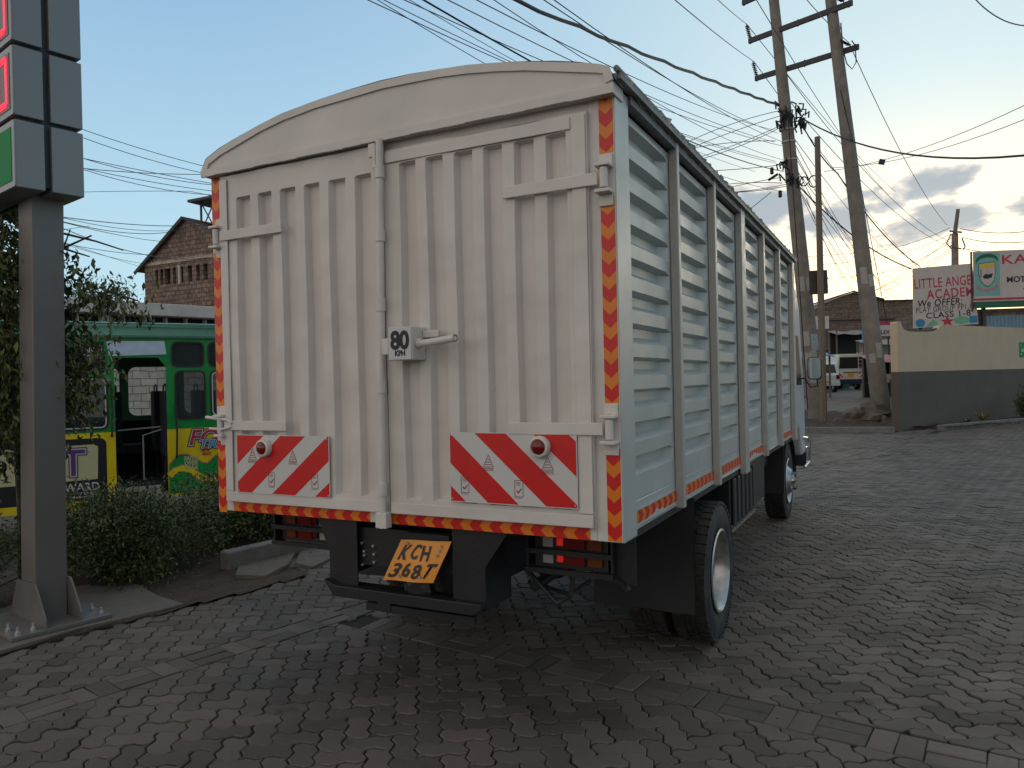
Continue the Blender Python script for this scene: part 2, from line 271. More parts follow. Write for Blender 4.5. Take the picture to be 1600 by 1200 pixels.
def text(s, size, o, ex, ez, mat, parent, name='lettering', off=0.0, shear=0, ext=.0008, width=None, align='LEFT', world=False, layers=None, sp=1.0):
    """lettering with real thickness; layers = list of (offset, material) stacked behind"""
    objs = []; lay = list(layers or []) + [(off, mat)]; verts = []; faces = []; mi = []; mats = []
    for k, (of, mt) in enumerate(lay):
        cu = bpy.data.curves.new('t', 'FONT'); cu.body = s; cu.size = size; cu.offset = of; cu.shear = shear; cu.extrude = ext; cu.align_x = align; cu.resolution_u = 3; cu.space_character = sp
        me = conv(bpy.data.objects.new('t', cu)); xs = [v.co.x for v in me.vertices]
        if k == 0 and width: sc = width / (max(xs) - min(xs))
        sx = sc if width else 1; b = len(verts)
        verts += [(v.co.x * sx, v.co.y, v.co.z + k * ext * 2.2 + ext) for v in me.vertices]; faces += [tuple(i + b for i in p.vertices) for p in me.polygons]; mi += [k] * len(me.polygons); mats.append(mt)
        bpy.data.meshes.remove(me)
    Mx = frame(o, ex, ez)
    if world and parent is not None: Mx = WM[root_of(parent)].inverted() @ Mx
    me = bpy.data.meshes.new(name); me.from_pydata([tuple(Mx @ Vector(v)) for v in verts], [], faces)
    for m_ in mats: me.materials.append(m_)
    me.polygons.foreach_set('material_index', mi); ob = bpy.data.objects.new(name, me); COL.objects.link(ob)
    if parent is not None: ob.parent = parent
    return ob
def rrect(x0, x1, y0, y1, r=.04, n=4):
    P = []
    for cx, cy, a0 in ((x1 - r, y1 - r, 0), (x0 + r, y1 - r, 90), (x0 + r, y0 + r, 180), (x1 - r, y0 + r, 270)):
        for k in range(n + 1): a = R(a0 + 90 * k / n); P.append((cx + r * math.cos(a), cy + r * math.sin(a)))
    return P
def plate_mesh(outlines, th):     # 2D shape with holes, given thickness; local x,y plane
    cu = bpy.data.curves.new('p', 'CURVE'); cu.dimensions = '2D'; cu.fill_mode = 'BOTH'; cu.extrude = th / 2
    for o in outlines:
        s = cu.splines.new('POLY'); s.points.add(len(o) - 1)
        for i, p in enumerate(o): s.points[i].co = (p[0], p[1], 0, 1)
        s.use_cyclic_u = True
    return conv(bpy.data.objects.new('p', cu))
def plate(name, outlines, th, o, ex, ez, mat, parent, world=False):
    me = plate_mesh(outlines, th); Mx = frame(o, ex, ez)
    if world and parent is not None: Mx = WM[root_of(parent)].inverted() @ Mx
    me.transform(Mx); me.name = name; me.materials.clear(); me.materials.append(mat)
    ob = bpy.data.objects.new(name, me); COL.objects.link(ob)
    if parent is not None: ob.parent = parent
    return ob
def clip(poly, x0, x1, y0, y1):
    for ax, lim, sg in ((0, x0, 1), (0, x1, -1), (1, y0, 1), (1, y1, -1)):
        out = []
        for i in range(len(poly)):
            a, b = poly[i], poly[(i + 1) % len(poly)]; ia = (a[ax] - lim) * sg >= 0; ib = (b[ax] - lim) * sg >= 0
            if ia: out.append(a)
            if ia != ib: t = (lim - a[ax]) / (b[ax] - a[ax]); out.append((a[0] + t * (b[0] - a[0]), a[1] + t * (b[1] - a[1])))
        poly = out
        if not poly: return []
    return poly
def ptin(poly, x, y):
    r = False; j = len(poly) - 1
    for i in range(len(poly)):
        if (poly[i][1] > y) != (poly[j][1] > y) and x < (poly[j][0] - poly[i][0]) * (y - poly[i][1]) / (poly[j][1] - poly[i][1]) + poly[i][0]: r = not r
        j = i
    return r
M['mirror'] = pm('mirror', (.8, .82, .84), .03, 1.0, var=0)
M['gutter'] = pm('dull_gutter_steel', (.20, .20, .19), .6, .3, var=.3, vs=12, bump=.004, bs=40)
# ---------------- ground ----------------
def sstep(a, b, x): t = np.clip((x - a) / (b - a), 0, 1); return t * t * (3 - 2 * t)
def gz(x, y):
    x = np.asarray(x, float); y = np.asarray(y, float)
    d = (x - CAM.x) * CW.x + (y - CAM.y) * CW.y
    z = .62 * sstep(24, 46, d) + .25 * sstep(46, 70, d)
    z = z - .42 * sstep(-3.7, -4.5, x + (y - 3) * -.12) * sstep(30, 20, y)
    return z
def gzf(x, y): return float(gz(x, y))
xs = np.concatenate([np.linspace(-1500, -60, 14), np.linspace(-50, 50, 126), np.linspace(60, 1500, 14)]); ys = np.concatenate([np.linspace(-1500, -50, 12), np.linspace(-40, 90, 150), np.linspace(110, 2000, 14)])
XX, YY = np.meshgrid(xs, ys); ZZ = gz(XX, YY) - .022
V = np.stack([XX.ravel(), YY.ravel(), ZZ.ravel()], 1); nx = len(xs); ny = len(ys)
I = (np.arange(ny - 1)[:, None] * nx + np.arange(nx - 1)[None, :]).ravel(); F = np.stack([I, I + 1, I + 1 + nx, I + nx], 1)
g = arr_mesh('ground', V, F, M['ground']); tag(g, kind='structure')
# yard of interlocking pavers
YARD = [(-1.62, -12), (-1.64, 0.2), (-1.47, .75), (-1.44, .95), (-1.32, 1.45), (-1.24, 2.0), (-1.75, 2.3), (-1.95, 3.2), (-2.2, 5), (-1.2, 12), (-.2, 19.2), (1.03, 19.55), (3.15, 20.0), (6.9, 26.2), (11, 33), (22, 28), (22, -12)]
JOINT = [(-6, -12), (-6, 0), (-2.2, 5), (-1.2, 12), (-.2, 19.2), (1.03, 19.6), (3.3, 20.6), (7.0, 27), (11, 34), (23, 28), (23, -12)]
A = .1125; TH = R(34); ct, st_ = math.cos(TH), math.sin(TH)
hL, pL = R(13), np.array((-.42, .4)); dL = np.array((math.sin(hL), math.cos(hL))); nL = np.array((dL[1], -dL[0]))
hR, pR = R(97), np.array((2.77, .87)); dR = np.array((math.sin(hR), math.cos(hR))); nR = np.array((dR[1], -dR[0]))
BW = .118
cx0, cy0 = 2.0, 6.0
n_ = 260; gi, gj = np.meshgrid(np.arange(-n_, n_), np.arange(-n_, n_)); gi = gi.ravel(); gj = gj.ravel(); c4 = (gi - gj) % 4
def paver_tpl(w, h):
    P = []; d = .095
    def seg(a, b, hor):
        a = np.array(a, float); b = np.array(b, float); L_ = b - a; pos = L_[0] + L_[1] > 0
        lo, hi = (a, b) if pos else (b, a)
        nrm = np.array((0, 1.)) if hor else np.array((1., 0))
        q = [lo + (hi - lo) * .30 + nrm * d, lo + (hi - lo) * .70 - nrm * d]
        if not pos: q = q[::-1]
        return [a] + q
    for i in range(w): P += seg((i, 0), (i + 1, 0), True)
    for j in range(h): P += seg((w, j), (w, j + 1), False)
    for i in range(w, 0, -1): P += seg((i, h), (i - 1, h), True)
    for j in range(h, 0, -1): P += seg((0, j), (0, j - 1), False)
    P = np.array(P) * A; nx_ = np.roll(P, -1, 0) - np.roll(P, 1, 0); nx_ = np.stack([-nx_[:, 1], nx_[:, 0]], 1); nx_ /= np.linalg.norm(nx_, axis=1)[:, None]
    cen = np.array((w, h)) * A / 2
    return P - cen, nx_, cen
def rect_tpl(w, h):
    P = np.array([(-w / 2, -h / 2), (w / 2, -h / 2), (w / 2, h / 2), (-w / 2, h / 2)]); nn = np.array([(1, 1), (-1, 1), (-1, -1), (1, -1)]) * .8
    return P, nn, np.zeros(2)
batches = []   # (template pts, normals, centres, angle)
yd = np.array(YARD)
def inpoly(px, py, poly):
    r = np.zeros(len(px), bool); j = len(poly) - 1
    for i in range(len(poly)):
        xi, yi = poly[i]; xj, yj = poly[j]
        if yi != yj:
            c = ((yi > py) != (yj > py)) & (px < (xj - xi) * (py - yi) / (yj - yi) + xi); r ^= c
        j = i
    return r
def visible(c):
    d = (c[:, 0] - CAM.x) * CW.x + (c[:, 1] - CAM.y) * CW.y; s = (c[:, 0] - CAM.x) * CR.x + (c[:, 1] - CAM.y) * CR.y
    return (d > .9) & (d < 34) & (np.abs(s) < d * .75 + 1.6) & (d * 1 > 0)
hidden = lambda c: (c[:, 0] < -2.3) & (c[:, 1] > 8)
cut_src = []
for (cc, w_, h_) in ((0, 2, 1), (3, 1, 2)):
    P, nn, cen = paver_tpl(w_, h_); m = c4 == cc
    ox = (gi[m] * A + cen[0]); oy = (gj[m] * A + cen[1])
    C = np.stack([cx0 + ox * ct - oy * st_, cy0 + ox * st_ + oy * ct], 1)
    inb = (np.abs((C - pL) @ nL) < BW + .14) | ((np.abs((C - pR) @ nR) < BW + .14) & ((C - pR) @ dR > -3.0))
    ok_ = inpoly(C[:, 0], C[:, 1], YARD) & visible(C)
    cut_src += [(P, c_) for c_ in C[ok_ & inb]]
    C = C[ok_ & ~inb]
    batches.append((P, nn, C, TH))
for (p0, dd, hh, s0, s1) in ((pL, dL, hL, -3, 20), (pR, dR, hR, -2.9, 16)):
    ang = math.pi / 2 - hh; k = np.arange(int(s0 / .45), int(s1 / .45)); 
    nn_ = np.array((-dd[1], dd[0]))
    for off, la, w_, h_ in ((.056, 0, .111, .225), (.169, 0, .111, .225), (.3375, .0565, .225, .110), (.3375, -.0565, .225, .110)):
        C = p0 + (k * .45 + off)[:, None] * dd + la * nn_; C = C[inpoly(C[:, 0], C[:, 1], YARD) & visible(C)]
        if (p0 == pR).all(): C = C[np.abs((C - pL) @ nL) > BW + .05]
        P, q, _ = rect_tpl(w_ + .004, h_ + .004); batches.append((P, q, C, ang))
VV = []; quads = []; ngons = {}; rq = []; rn = {}; base = 0
for (P, nn, C, ang) in batches:
    n = len(P); m = len(C)
    if not m: continue
    dist = np.hypot(C[:, 0] - CAM.x, C[:, 1] - CAM.y)
    ja = ang + rng.normal(0, .012, m); jx = rng.normal(0, .0016, (m, 2)); zt = rng.normal(0, .0019, m) + .004 * np.sin(C[:, 0] * 1.3 + .7) * np.sin(C[:, 1] * 1.1); tx, ty = rng.normal(0, .015, m), rng.normal(0, .015, m)
    rnd = rng.random(m)
    def place(Q, z):
        x = C[:, :1] + jx[:, :1] + Q[None, :, 0] * np.cos(ja)[:, None] - Q[None, :, 1] * np.sin(ja)[:, None]
        y = C[:, 1:] + jx[:, 1:] + Q[None, :, 0] * np.sin(ja)[:, None] + Q[None, :, 1] * np.cos(ja)[:, None]
        zz = z + zt[:, None] + Q[None, :, 0] * tx[:, None] + Q[None, :, 1] * ty[:, None]
        return np.stack([x, y, zz], 2)
    near = dist < 14
    rings = [place(P + nn * .0052, -.020), place(P + nn * .0036, -.0052), place(P + nn * .0092, -.0005)]
    Vb = np.stack(rings, 1)                       # m,3,n,3
    idx = base + np.arange(m * 3 * n).reshape(m, 3, n); VV.append(Vb.reshape(-1, 3)); base += m * 3 * n
    ngons.setdefault(n, []).append(idx[:, 2, :]); rn.setdefault(n, []).append(rnd)
    for a in (0, 1):
        q = np.stack([idx[near, a, :], np.roll(idx[near, a, :], -1, 1), np.roll(idx[near, a + 1, :], -1, 1), idx[near, a + 1, :]], 2).reshape(-1, 4)
        quads.append(q); rq.append(np.repeat(rnd[near], n))
    q = np.stack([idx[~near, 1, :], np.roll(idx[~near, 1, :], -1, 1), np.roll(idx[~near, 2, :], -1, 1), idx[~near, 2, :]], 2).reshape(-1, 4); quads.append(q); rq.append(np.repeat(rnd[~near], n))
Fl = [np.concatenate(quads)]; rl = [np.concatenate(rq)]
for n in ngons: Fl.append(np.concatenate(ngons[n])); rl.append(np.concatenate(rn[n]))
def paver_mat():
    m = pm('yard_pavers', (.104, .084, .070), .74, var=.3, vs=1.1, bump=.0022, bs=90, attr=.36, rvar=.12, spec=.42)
    t = m.node_tree; n = t.nodes.new; l = t.links.new; B = t.nodes['Principled BSDF']
    src = B.inputs['Base Color'].links[0].from_socket; tc = n('ShaderNodeTexCoord')
    # dusty film and dark oil stains with shapes of their own
    a = n('ShaderNodeTexNoise'); l(tc.outputs['Object'], a.inputs['Vector']); a.inputs['Scale'].default_value = .55; a.inputs['Detail'].default_value = 6
    mr = n('ShaderNodeMapRange'); l(a.outputs['Fac'], mr.inputs[0]); mr.inputs[1].default_value = .42; mr.inputs[2].default_value = .68; mr.inputs[4].default_value = .5
    mx = n('ShaderNodeMix'); mx.data_type = 'RGBA'; l(mr.outputs[0], mx.inputs[0]); l(src, mx.inputs[6]); mx.inputs[7].default_value = (.105, .082, .068, 1)
    b = n('ShaderNodeTexNoise'); l(tc.outputs['Object'], b.inputs['Vector']); b.inputs['Scale'].default_value = 2.6; b.inputs['Detail'].default_value = 9; b.inputs['Roughness'].default_value = .68
    m2 = n('ShaderNodeMapRange'); l(b.outputs['Fac'], m2.inputs[0]); m2.inputs[1].default_value = .63; m2.inputs[2].default_value = .70; m2.inputs[4].default_value = .75
    mz = n('ShaderNodeMix'); mz.data_type = 'RGBA'; l(m2.outputs[0], mz.inputs[0]); l(mx.outputs[2], mz.inputs[6]); mz.inputs[7].default_value = (.028, .025, .024, 1)
    c = n('ShaderNodeTexVoronoi'); l(tc.outputs['Object'], c.inputs['Vector']); c.inputs['Scale'].default_value = 38
    m3 = n('ShaderNodeMapRange'); l(c.outputs['Distance'], m3.inputs[0]); m3.inputs[1].default_value = .1; m3.inputs[2].default_value = .16; m3.inputs[3].default_value = .5; m3.inputs[4].default_value = 0
    my = n('ShaderNodeMix'); my.data_type = 'RGBA'; l(m3.outputs[0], my.inputs[0]); l(mz.outputs[2], my.inputs[6]); my.inputs[7].default_value = (.16, .15, .14, 1)
    l(my.outputs[2], B.inputs['Base Color']); return m
def halfplane(poly, p0, n_, lim, sg):
    out = []
    for i in range(len(poly)):
        a, c = poly[i], poly[(i + 1) % len(poly)]; da = sg * ((a - p0) @ n_) - lim; dc = sg * ((c - p0) @ n_) - lim
        if da >= 0: out.append(a)
        if (da >= 0) != (dc >= 0): out.append(a + (c - a) * (da / (da - dc)))
    return out
cutV = []; cutF = {}; cutR = {}
R2 = np.array(((ct, -st_), (st_, ct)))
for P, c_ in cut_src:                     # blocks sawn to fit against the straight rows
    Q0 = [R2 @ q + c_ for q in P]
    for sL in (1, -1):
        QL = halfplane(Q0, pL, nL, BW + .003, sL)
        if len(QL) < 3: continue
        for sR in (1, -1):
            far = (c_ - pR) @ dR < -2.95
            Q = QL if far else halfplane(QL, pR, nR, BW + .003, sR)
            if far and sR < 0: continue
            if len(Q) < 3: continue
            Q = np.array(Q); ar = .5 * abs(np.sum(Q[:, 0] * np.roll(Q[:, 1], -1) - Q[:, 1] * np.roll(Q[:, 0], -1)))
            if ar < .0012: continue
            cc_ = Q.mean(0); n = len(Q); zt_ = rng.normal(0, .0015); b0 = base + sum(len(v) for v in cutV)
            for f, z in ((.94, -.02), (.955, -.005), (.90, -.0005)): cutV.append(np.column_stack([cc_ + (Q - cc_) * f, np.full(n, z + zt_)]))
            r_ = rng.random()
            I_ = b0 + np.arange(3 * n).reshape(3, n)
            for a in (0, 1): cutF.setdefault(4, []).append(np.stack([I_[a], np.roll(I_[a], -1), np.roll(I_[a + 1], -1), I_[a + 1]], 1)); cutR.setdefault(4, []).append(np.full(n, r_))
            cutF.setdefault(n, []).append(I_[2][None, :]); cutR.setdefault(n, []).append(np.array([r_]))
VV += cutV
for n in cutF: Fl.append(np.concatenate(cutF[n])); rl.append(np.concatenate(cutR[n]))
pv = arr_mesh('paving', np.concatenate(VV), Fl, paver_mat(), np.concatenate(rl)); tag(pv, kind='structure')
b = MB(); b.poly([(x, y, -.0135) for x, y in JOINT]); js = b.build('joint_soil', pm('joint_sand', (.020, .016, .013), .95, var=.3, vs=6, bump=.004, bs=60)); tag(js, kind='structure')
# planting bed of red soil along the left edge (bumpy sheet) and the street beyond the yard
def sheet(name, poly, mat, z, amp, step, zf=None, fall=.1):
    P = np.array(poly); x0, y0 = P.min(0); x1, y1 = P.max(0); nx = int((x1 - x0) / step) + 2; ny = int((y1 - y0) / step) + 2
    gx, gy = np.meshgrid(np.linspace(x0, x1, nx), np.linspace(y0, y1, ny)); r = np.random.default_rng(3)
    h = np.zeros_like(gx)
    for k in range(14):
        fx, fy, ph = r.normal(0, 2.2 / (1 + .0 * k), 3); h += np.sin(gx * fx * 1.6 + gy * fy * 1.6 + ph * 3) / 5
    zz = z + amp * h + (zf(gx, gy) if zf else 0)
    V = np.stack([gx.ravel(), gy.ravel(), zz.ravel()], 1); I = (np.arange(ny - 1)[:, None] * nx + np.arange(nx - 1)[None, :]); cx = (gx[:-1, :-1] + gx[1:, 1:]) / 2; cy = (gy[:-1, :-1] + gy[1:, 1:]) / 2
    m = inpoly(cx.ravel(), cy.ravel(), poly); I = I.ravel()[m]; F = np.stack([I, I + 1, I + 1 + nx, I + nx], 1)
    o = arr_mesh(name, V, F, mat); tag(o, kind='structure'); o.data.polygons.foreach_set('use_smooth', [True] * len(o.data.polygons)); return o
sheet('planting_bed', [(-4.0, -6), (-1.63, -6), (-1.65, .2), (-1.47, .75), (-1.44, .95), (-1.32, 1.45), (-1.24, 2.0), (-1.75, 2.3), (-2.0, 3.2), (-2.3, 5), (-1.4, 12), (-4.2, 12), (-4.0, 5)], M['soil'], .002, .016, .07)
b = MB()                                   # broken cement pads beside the pylon
b.prism([(-2.62, -.45), (-1.72, -.52), (-1.66, .25), (-1.50, .74), (-1.47, .93), (-1.86, 1.0), (-2.32, 1.16), (-2.42, 1.04), (-2.75, .95)], 'z', -.02, .028)
pd = b.build('cement_pad', M['pad'], bevel=.006); tag(pd, kind='structure')
for pts in (((-2.08, 2.02), (-1.80, 1.72), (-1.52, 1.80), (-1.66, 2.22), (-1.95, 2.62)), ((-1.93, 2.66), (-1.62, 2.26), (-1.36, 2.2), (-1.5, 2.9), (-1.85, 3.3))):
    b = MB(); b.prism(pts, 'z', -.02, .024); tag(b.build('cement_slab', M['pad'], bevel=.006), kind='structure')
b = MB()                                   # left kerb: separate concrete lengths
for k in range(6):
    y0 = 1.87 + k * .93; x0 = -2.10 + k * .13 * .9
    b.box(-.07, .07, 0, .90, -.05, .165, Matrix.Translation((x0, y0, 0)) @ Matrix.Rotation(-R(8), 4, 'Z'))
tag(b.build('kerb', M['kerb'], bevel=.016), kind='structure')
b = MB()                                   # far kerb
b.bar((-.8, 19.15, .04), (1.03, 19.62, .04), .15, .22); b.bar((1.04, 19.625, .038), (3.18, 20.14, .038), .15, .22)
for k in range(7):
    a0 = Vector((3.62, 20.0, 0)) + Vector((math.sin(R(33)), math.cos(R(33)), 0)) * (1.2 + k * 1.0); b.bar(a0, a0 + Vector((math.sin(R(33)), math.cos(R(33)), 0)) * .98, .13, .3)
tag(b.build('far_kerb', M['kerb'], bevel=.015), kind='structure')
sheet('dirt_verge', [(-1.5, 19.2), (1.03, 19.7), (3.2, 20.2), (6.5, 26.5), (4.6, 31), (-1.5, 28), (-3, 24)], M['soil'], .05, .05, .12, zf=lambda x, y: gz(x, y) + .22 * np.exp(-((x - 2.5) ** 2 + (y - 23.6) ** 2) / 2.2))
sheet('street', [(-9, 27), (4.6, 30), (9, 60), (4, 90), (-10, 90)], M['street'], .004, .012, .5, zf=gz)
sheet('wall_bed', [(4.55, 21.1), (4.2, 21.4), (7.8, 28.2), (9.5, 31), (10.2, 30.4), (7.6, 25.9)], M['soil'], .09, .02, .12)

# ---------------- plants ----------------
def leafset(cent, dirs, size, rnd, up=.3, wid=.42, fold=.25):
    n = len(cent); d = dirs / np.linalg.norm(dirs, axis=1)[:, None]; r = rng.normal(0, 1, (n, 3)); r[:, 2] *= .4
    s = np.cross(d, np.cross(r, d) * .6 + np.array((0, 0, 1.0))); s /= np.linalg.norm(s, axis=1)[:, None] + 1e-9; nn = np.cross(s, d)
    L_ = size[:, None]
    base_ = cent; mid = cent + d * L_ * .45 - nn * L_ * .02; tip = cent + d * L_ - nn * L_ * .16; l_ = mid + s * L_ * wid / 2 + nn * L_ * fold * .3; r_ = mid - s * L_ * wid / 2 + nn * L_ * fold * .3
    V = np.stack([base_, l_, tip, r_, mid], 1).reshape(-1, 3); b = np.arange(n)[:, None] * 5
    F = np.concatenate([b + np.array([[0, 4, 1]]), b + np.array([[4, 2, 1]]), b + np.array([[0, 3, 4]]), b + np.array([[4, 3, 2]])]); return V, F, np.tile(rnd, 4)
def shrub(name, label, cat, c, rad, nclump, nleaf, ls, mat, group=None, seed=1, lift=.1, leafname='foliage'):
    global rng; rng = np.random.default_rng(seed); rr = random.Random(seed)
    t = thing(name, label, cat, (c[0], c[1], c[2] - lift), 0, group); ctr = np.array((0, 0, lift + rad[2] * .98)); rad = np.array(rad)
    # clumps through the volume, more towards the outside
    u = rng.normal(0, 1, (nclump, 3)); u /= np.linalg.norm(u, axis=1)[:, None]; rr_ = rng.random(nclump) ** .45 * .92
    lump = 1 + .16 * np.sin(u[:, 0] * 5 + seed) + .14 * np.sin(u[:, 1] * 6 + seed * 2) + .12 * np.sin(u[:, 2] * 7)
    cc = ctr + u * (rr_ * lump)[:, None] * rad; cc = cc[cc[:, 2] > .04]; nclump = len(cc)
    k = rng.integers(0, nclump, nleaf); off = rng.normal(0, 1, (nleaf, 3)) * (rad.mean() * .11); cent = cc[k] + off
    dirs = (cent - ctr) * .6 / rad.mean() + rng.normal(0, .55, (nleaf, 3)) + np.array((0, 0, .35))
    cr = rng.random(nclump) * .7; rnd = np.clip(cr[k] + rng.random(nleaf) * .35, 0, 1)
    V, F, rd = leafset(cent, dirs, ls * rng.uniform(.6, 1.25, nleaf), rnd); arr_mesh(leafname, V, F, mat, rd, t)
    b = MB()
    for j in range(0, nclump, max(1, nclump // 45)):
        p = cc[j]; q = np.array((p[0] * .15, p[1] * .15, 0)); m_ = (p + q) / 2 + np.array((rr.uniform(-.05, .05), rr.uniform(-.05, .05), .06)); b.tube([q, m_, p], [.012, .008, .003], 5)
    b.build('stems', M['bark'], t); return t
HG = 'clipped leafy shrubs along the yard edge'
shrub('shrub', 'dark green leafy shrub spreading right behind the grey pylon column', 'shrub', (-2.90, 1.42, 0), (.74, .84, .385), 380, 21000, .043, M['leaf2'], HG, 11)
shrub('shrub', 'dark shrub beside the kerb, partly behind the truck body', 'shrub', (-3.02, 3.05, 0), (.82, 1.0, .39), 380, 17000, .046, M['leaf2'], HG, 12)
shrub('shrub', 'shrub at the left picture edge, left of the grey pylon column', 'shrub', (-2.95, .02, 0), (.5, .62, .40), 200, 8000, .043, M['leaf2'], HG, 13)
shrub('shrub', 'far shrub behind the truck, in front of the bus with the graffiti', 'shrub', (-3.15, 4.9, 0), (.8, 1.1, .40), 260, 10000, .05, M['leaf2'], HG, 14)
def tree(name, label, base, branches, sprays, nleaf, ls, mat, seed, trunk_r, group=None):
    """branches: list of point lists (world) with radii; sprays: (centre, radius, n)"""
    global rng; rng = np.random.default_rng(seed); t = thing(name, label, 'tree', base, 0, group); bs = Vector(base); b = MB()
    for pts, r0, r1 in branches:
        n = len(pts); b.tube([Vector(p) - bs for p in pts], [r0 + (r1 - r0) * i / (n - 1) for i in range(n)], 7)
    b.build('trunk', M['bark'], t, smooth=True); Vs = []; Fs = []; Rs = []; nb = 0
    for (c, r, n) in sprays:
        c = np.array(c) - np.array(base); r = np.array(r if hasattr(r, '__len__') else (r, r, r)); nc = max(4, n // 28)
        u = rng.normal(0, 1, (nc, 3)); u /= np.linalg.norm(u, axis=1)[:, None]; cc = c + u * (rng.random(nc) ** .4)[:, None] * r
        k = rng.integers(0, nc, n); cent = cc[k] + rng.normal(0, 1, (n, 3)) * ls * 1.15; dirs = (cc[k] - c) * .5 + rng.normal(0, .5, (n, 3)) + np.array((0, 0, -.55)); cr = rng.random(nc) * .7
        V, F, rd = leafset(cent, dirs, ls * rng.uniform(.55, 1.2, n), np.clip(cr[k] + rng.random(n) * .35, 0, 1)); Vs.append(V); Fs.append(F + nb); Rs.append(rd); nb += len(V)
        
    arr_mesh('crown', np.concatenate(Vs), np.concatenate(Fs), mat, np.concatenate(Rs), t); return t
def A5(px, py, d=5.6): return tuple(at(px, py, d))
tb = (-2.95, .62, 0)
br = [([tb, (-2.9, .6, .5), (-2.85, .55, 1.1), A5(20, 560, 6.0)], .06, .04), ([A5(20, 560, 6.0), A5(10, 480), A5(30, 400), A5(50, 350)], .035, .012), ([A5(20, 560, 6.0), A5(70, 500), A5(120, 480), A5(170, 455), A5(215, 470)], .03, .006),
      ([A5(50, 520), A5(100, 440), A5(125, 420)], .02, .005), ([A5(30, 580, 6.0), A5(100, 560), A5(165, 570)], .02, .004), ([A5(20, 560, 6), A5(-60, 480), A5(-120, 400)], .03, .01),
      ([A5(60, 420), A5(98, 388), A5(143, 368)], .012, .006), ([A5(100, 365), A5(150, 377), A5(193, 391)], .009, .005), ([A5(98, 388), A5(140, 401)], .009, .005), ([A5(100, 385), A5(110, 358)], .007, .004)]
sp = [(A5(-60, 520), (.35, .35, .45), 2300), (A5(10, 430), (.30, .3, .32), 1500), (A5(-90, 400), (.4, .4, .35), 1200), (A5(15, 620), (.30, .35, .36), 1900), (A5(-50, 700), (.3, .35, .3), 1300), (A5(25, 370), (.20, .2, .14), 420), (A5(62, 540), (.18, .25, .3), 800),
      (A5(118, 575), (.085, .13, .30), 520), (A5(125, 440), (.07, .1, .07), 70), (A5(113, 430), (.06, .08, .08), 60), (A5(108, 650), (.05, .12, .14), 150), (A5(160, 462), (.15, .1, .04), 170), (A5(203, 472), (.09, .1, .03), 90), (A5(138, 520), (.05, .08, .05), 40), (A5(168, 575), (.09, .08, .05), 80), (A5(150, 480), (.03, .04, .07), 24), (A5(122, 610), (.05, .1, .1), 90)]
tree('leafy_tree', 'broad leafed olive green tree at the left edge behind the grey pylon', tb, br, sp, 0, .075, M['leaf'], 5, .06)
# a second, far tree crown over the parapet behind the bus
pc = at(160, 455, 24)
tree('far_tree', 'small dark green tree top showing over the peeling white parapet', (pc.x, pc.y, 0), [([(pc.x, pc.y, -.3), (pc.x + .1, pc.y, 2.5), (pc.x, pc.y + .1, pc.z)], .14, .05)], [(tuple(pc), (.9, .9, .3), 900), (tuple(pc + Vector((-1.2, -.3, -.1))), (.8, .8, .35), 500)], 0, .13, M['leaf2'], 8, .1)
def tuft(loc, n, h, label, mat, seed):
    rr = random.Random(seed); t = thing('bed_plant', label, 'plant', loc); b = MB()
    for k in range(n):
        a = rr.uniform(0, 6.28); ln = h * rr.uniform(.6, 1.1); tl = rr.uniform(.25, 1.0); w_ = .022
        p = [Vector((math.cos(a) * s * ln * tl, math.sin(a) * s * ln * tl, ln * (s - .55 * tl * s * s))) for s in (0, .35, .7, 1)]; sd_ = Vector((-math.sin(a), math.cos(a), 0)); b.cr = rr.random() + .01
        b.grid([[p[i] - sd_ * w_ * f, p[i] + sd_ * w_ * f] for i, f in enumerate((.7, 1, .8, .1))])
    b.build('leaves', mat, t, fix=False)
g1 = at(1535, 662, 22.6); tuft((g1.x, g1.y, .1), 26, .42, 'yellow green spiky plant growing at the foot of the grey and cream wall', M['leafy'], 3)
g1 = at(1512, 664, 22.2); tuft((g1.x, g1.y, .1), 16, .22, 'small dark tuft beside the spiky plant at the wall foot', M['leaf'], 4)
g1 = at(1602, 640, 23.5); shrub('wall_shrub', 'dark shrub against the grey wall at the right picture edge', 'shrub', (g1.x, g1.y, .08), (.32, .4, .5), 70, 1600, .07, M['leaf2'], None, 21)
# ---------------- price pylon ----------------
PY = R(90 - 11.5)
py = thing('price_pylon', 'tall grey fuel station totem with red lit digits and a green panel', 'price sign', (-2.09, .275, 0), PY)
def rbox(b, x0, x1, y0, y1, z0, z1): b.box(x0, x1, y0, y1, z0, z1)
b = MB(); b.box(-.12, .085, -.13, .13, .05, 3.06); b.v = [(x + .0155 * z, y, z) for x, y, z in b.v]; b.build('column', M['pylon'], py, bevel=.006)
b = MB(); b.box(-.345, .285, -.385, .30, .03, .056); b.build('base_plate', M['pylon'], py, bevel=.003)
for xx in (-.1335, .0915):
    b = MB(); b.prism([(-.355, .0565), (.28, .0565), (.275, .10), (.17, .31), (-.17, .33), (-.20, .30), (-.35, .11)], 'x', xx, xx + .012); b.build('gusset', M['pylon'], py)
for xx, yy in ((-.29, -.33), (-.19, -.31), (.235, -.33), (.235, -.17), (-.30, -.19), (-.29, .24), (.22, .24)):
    b = MB(); b.lathe([(.056, .018), (.075, .018)], (xx, yy, 0), 'z', 6); b.lathe([(.075, .010), (.105, .010)], (xx, yy, 0), 'z', 8); b.build('anchor_bolt', M['steel'], py)
Y0, Y1 = -.35, .85
b = MB(); b.box(-.20, .16, Y0 + .035, Y1, 3.045, 6.0); b.build('sign_core', M['pgap'], py)
rows = [(3.015, 3.462), (3.492, 3.955), (3.985, 4.46), (4.49, 4.96), (4.99, 5.46)]
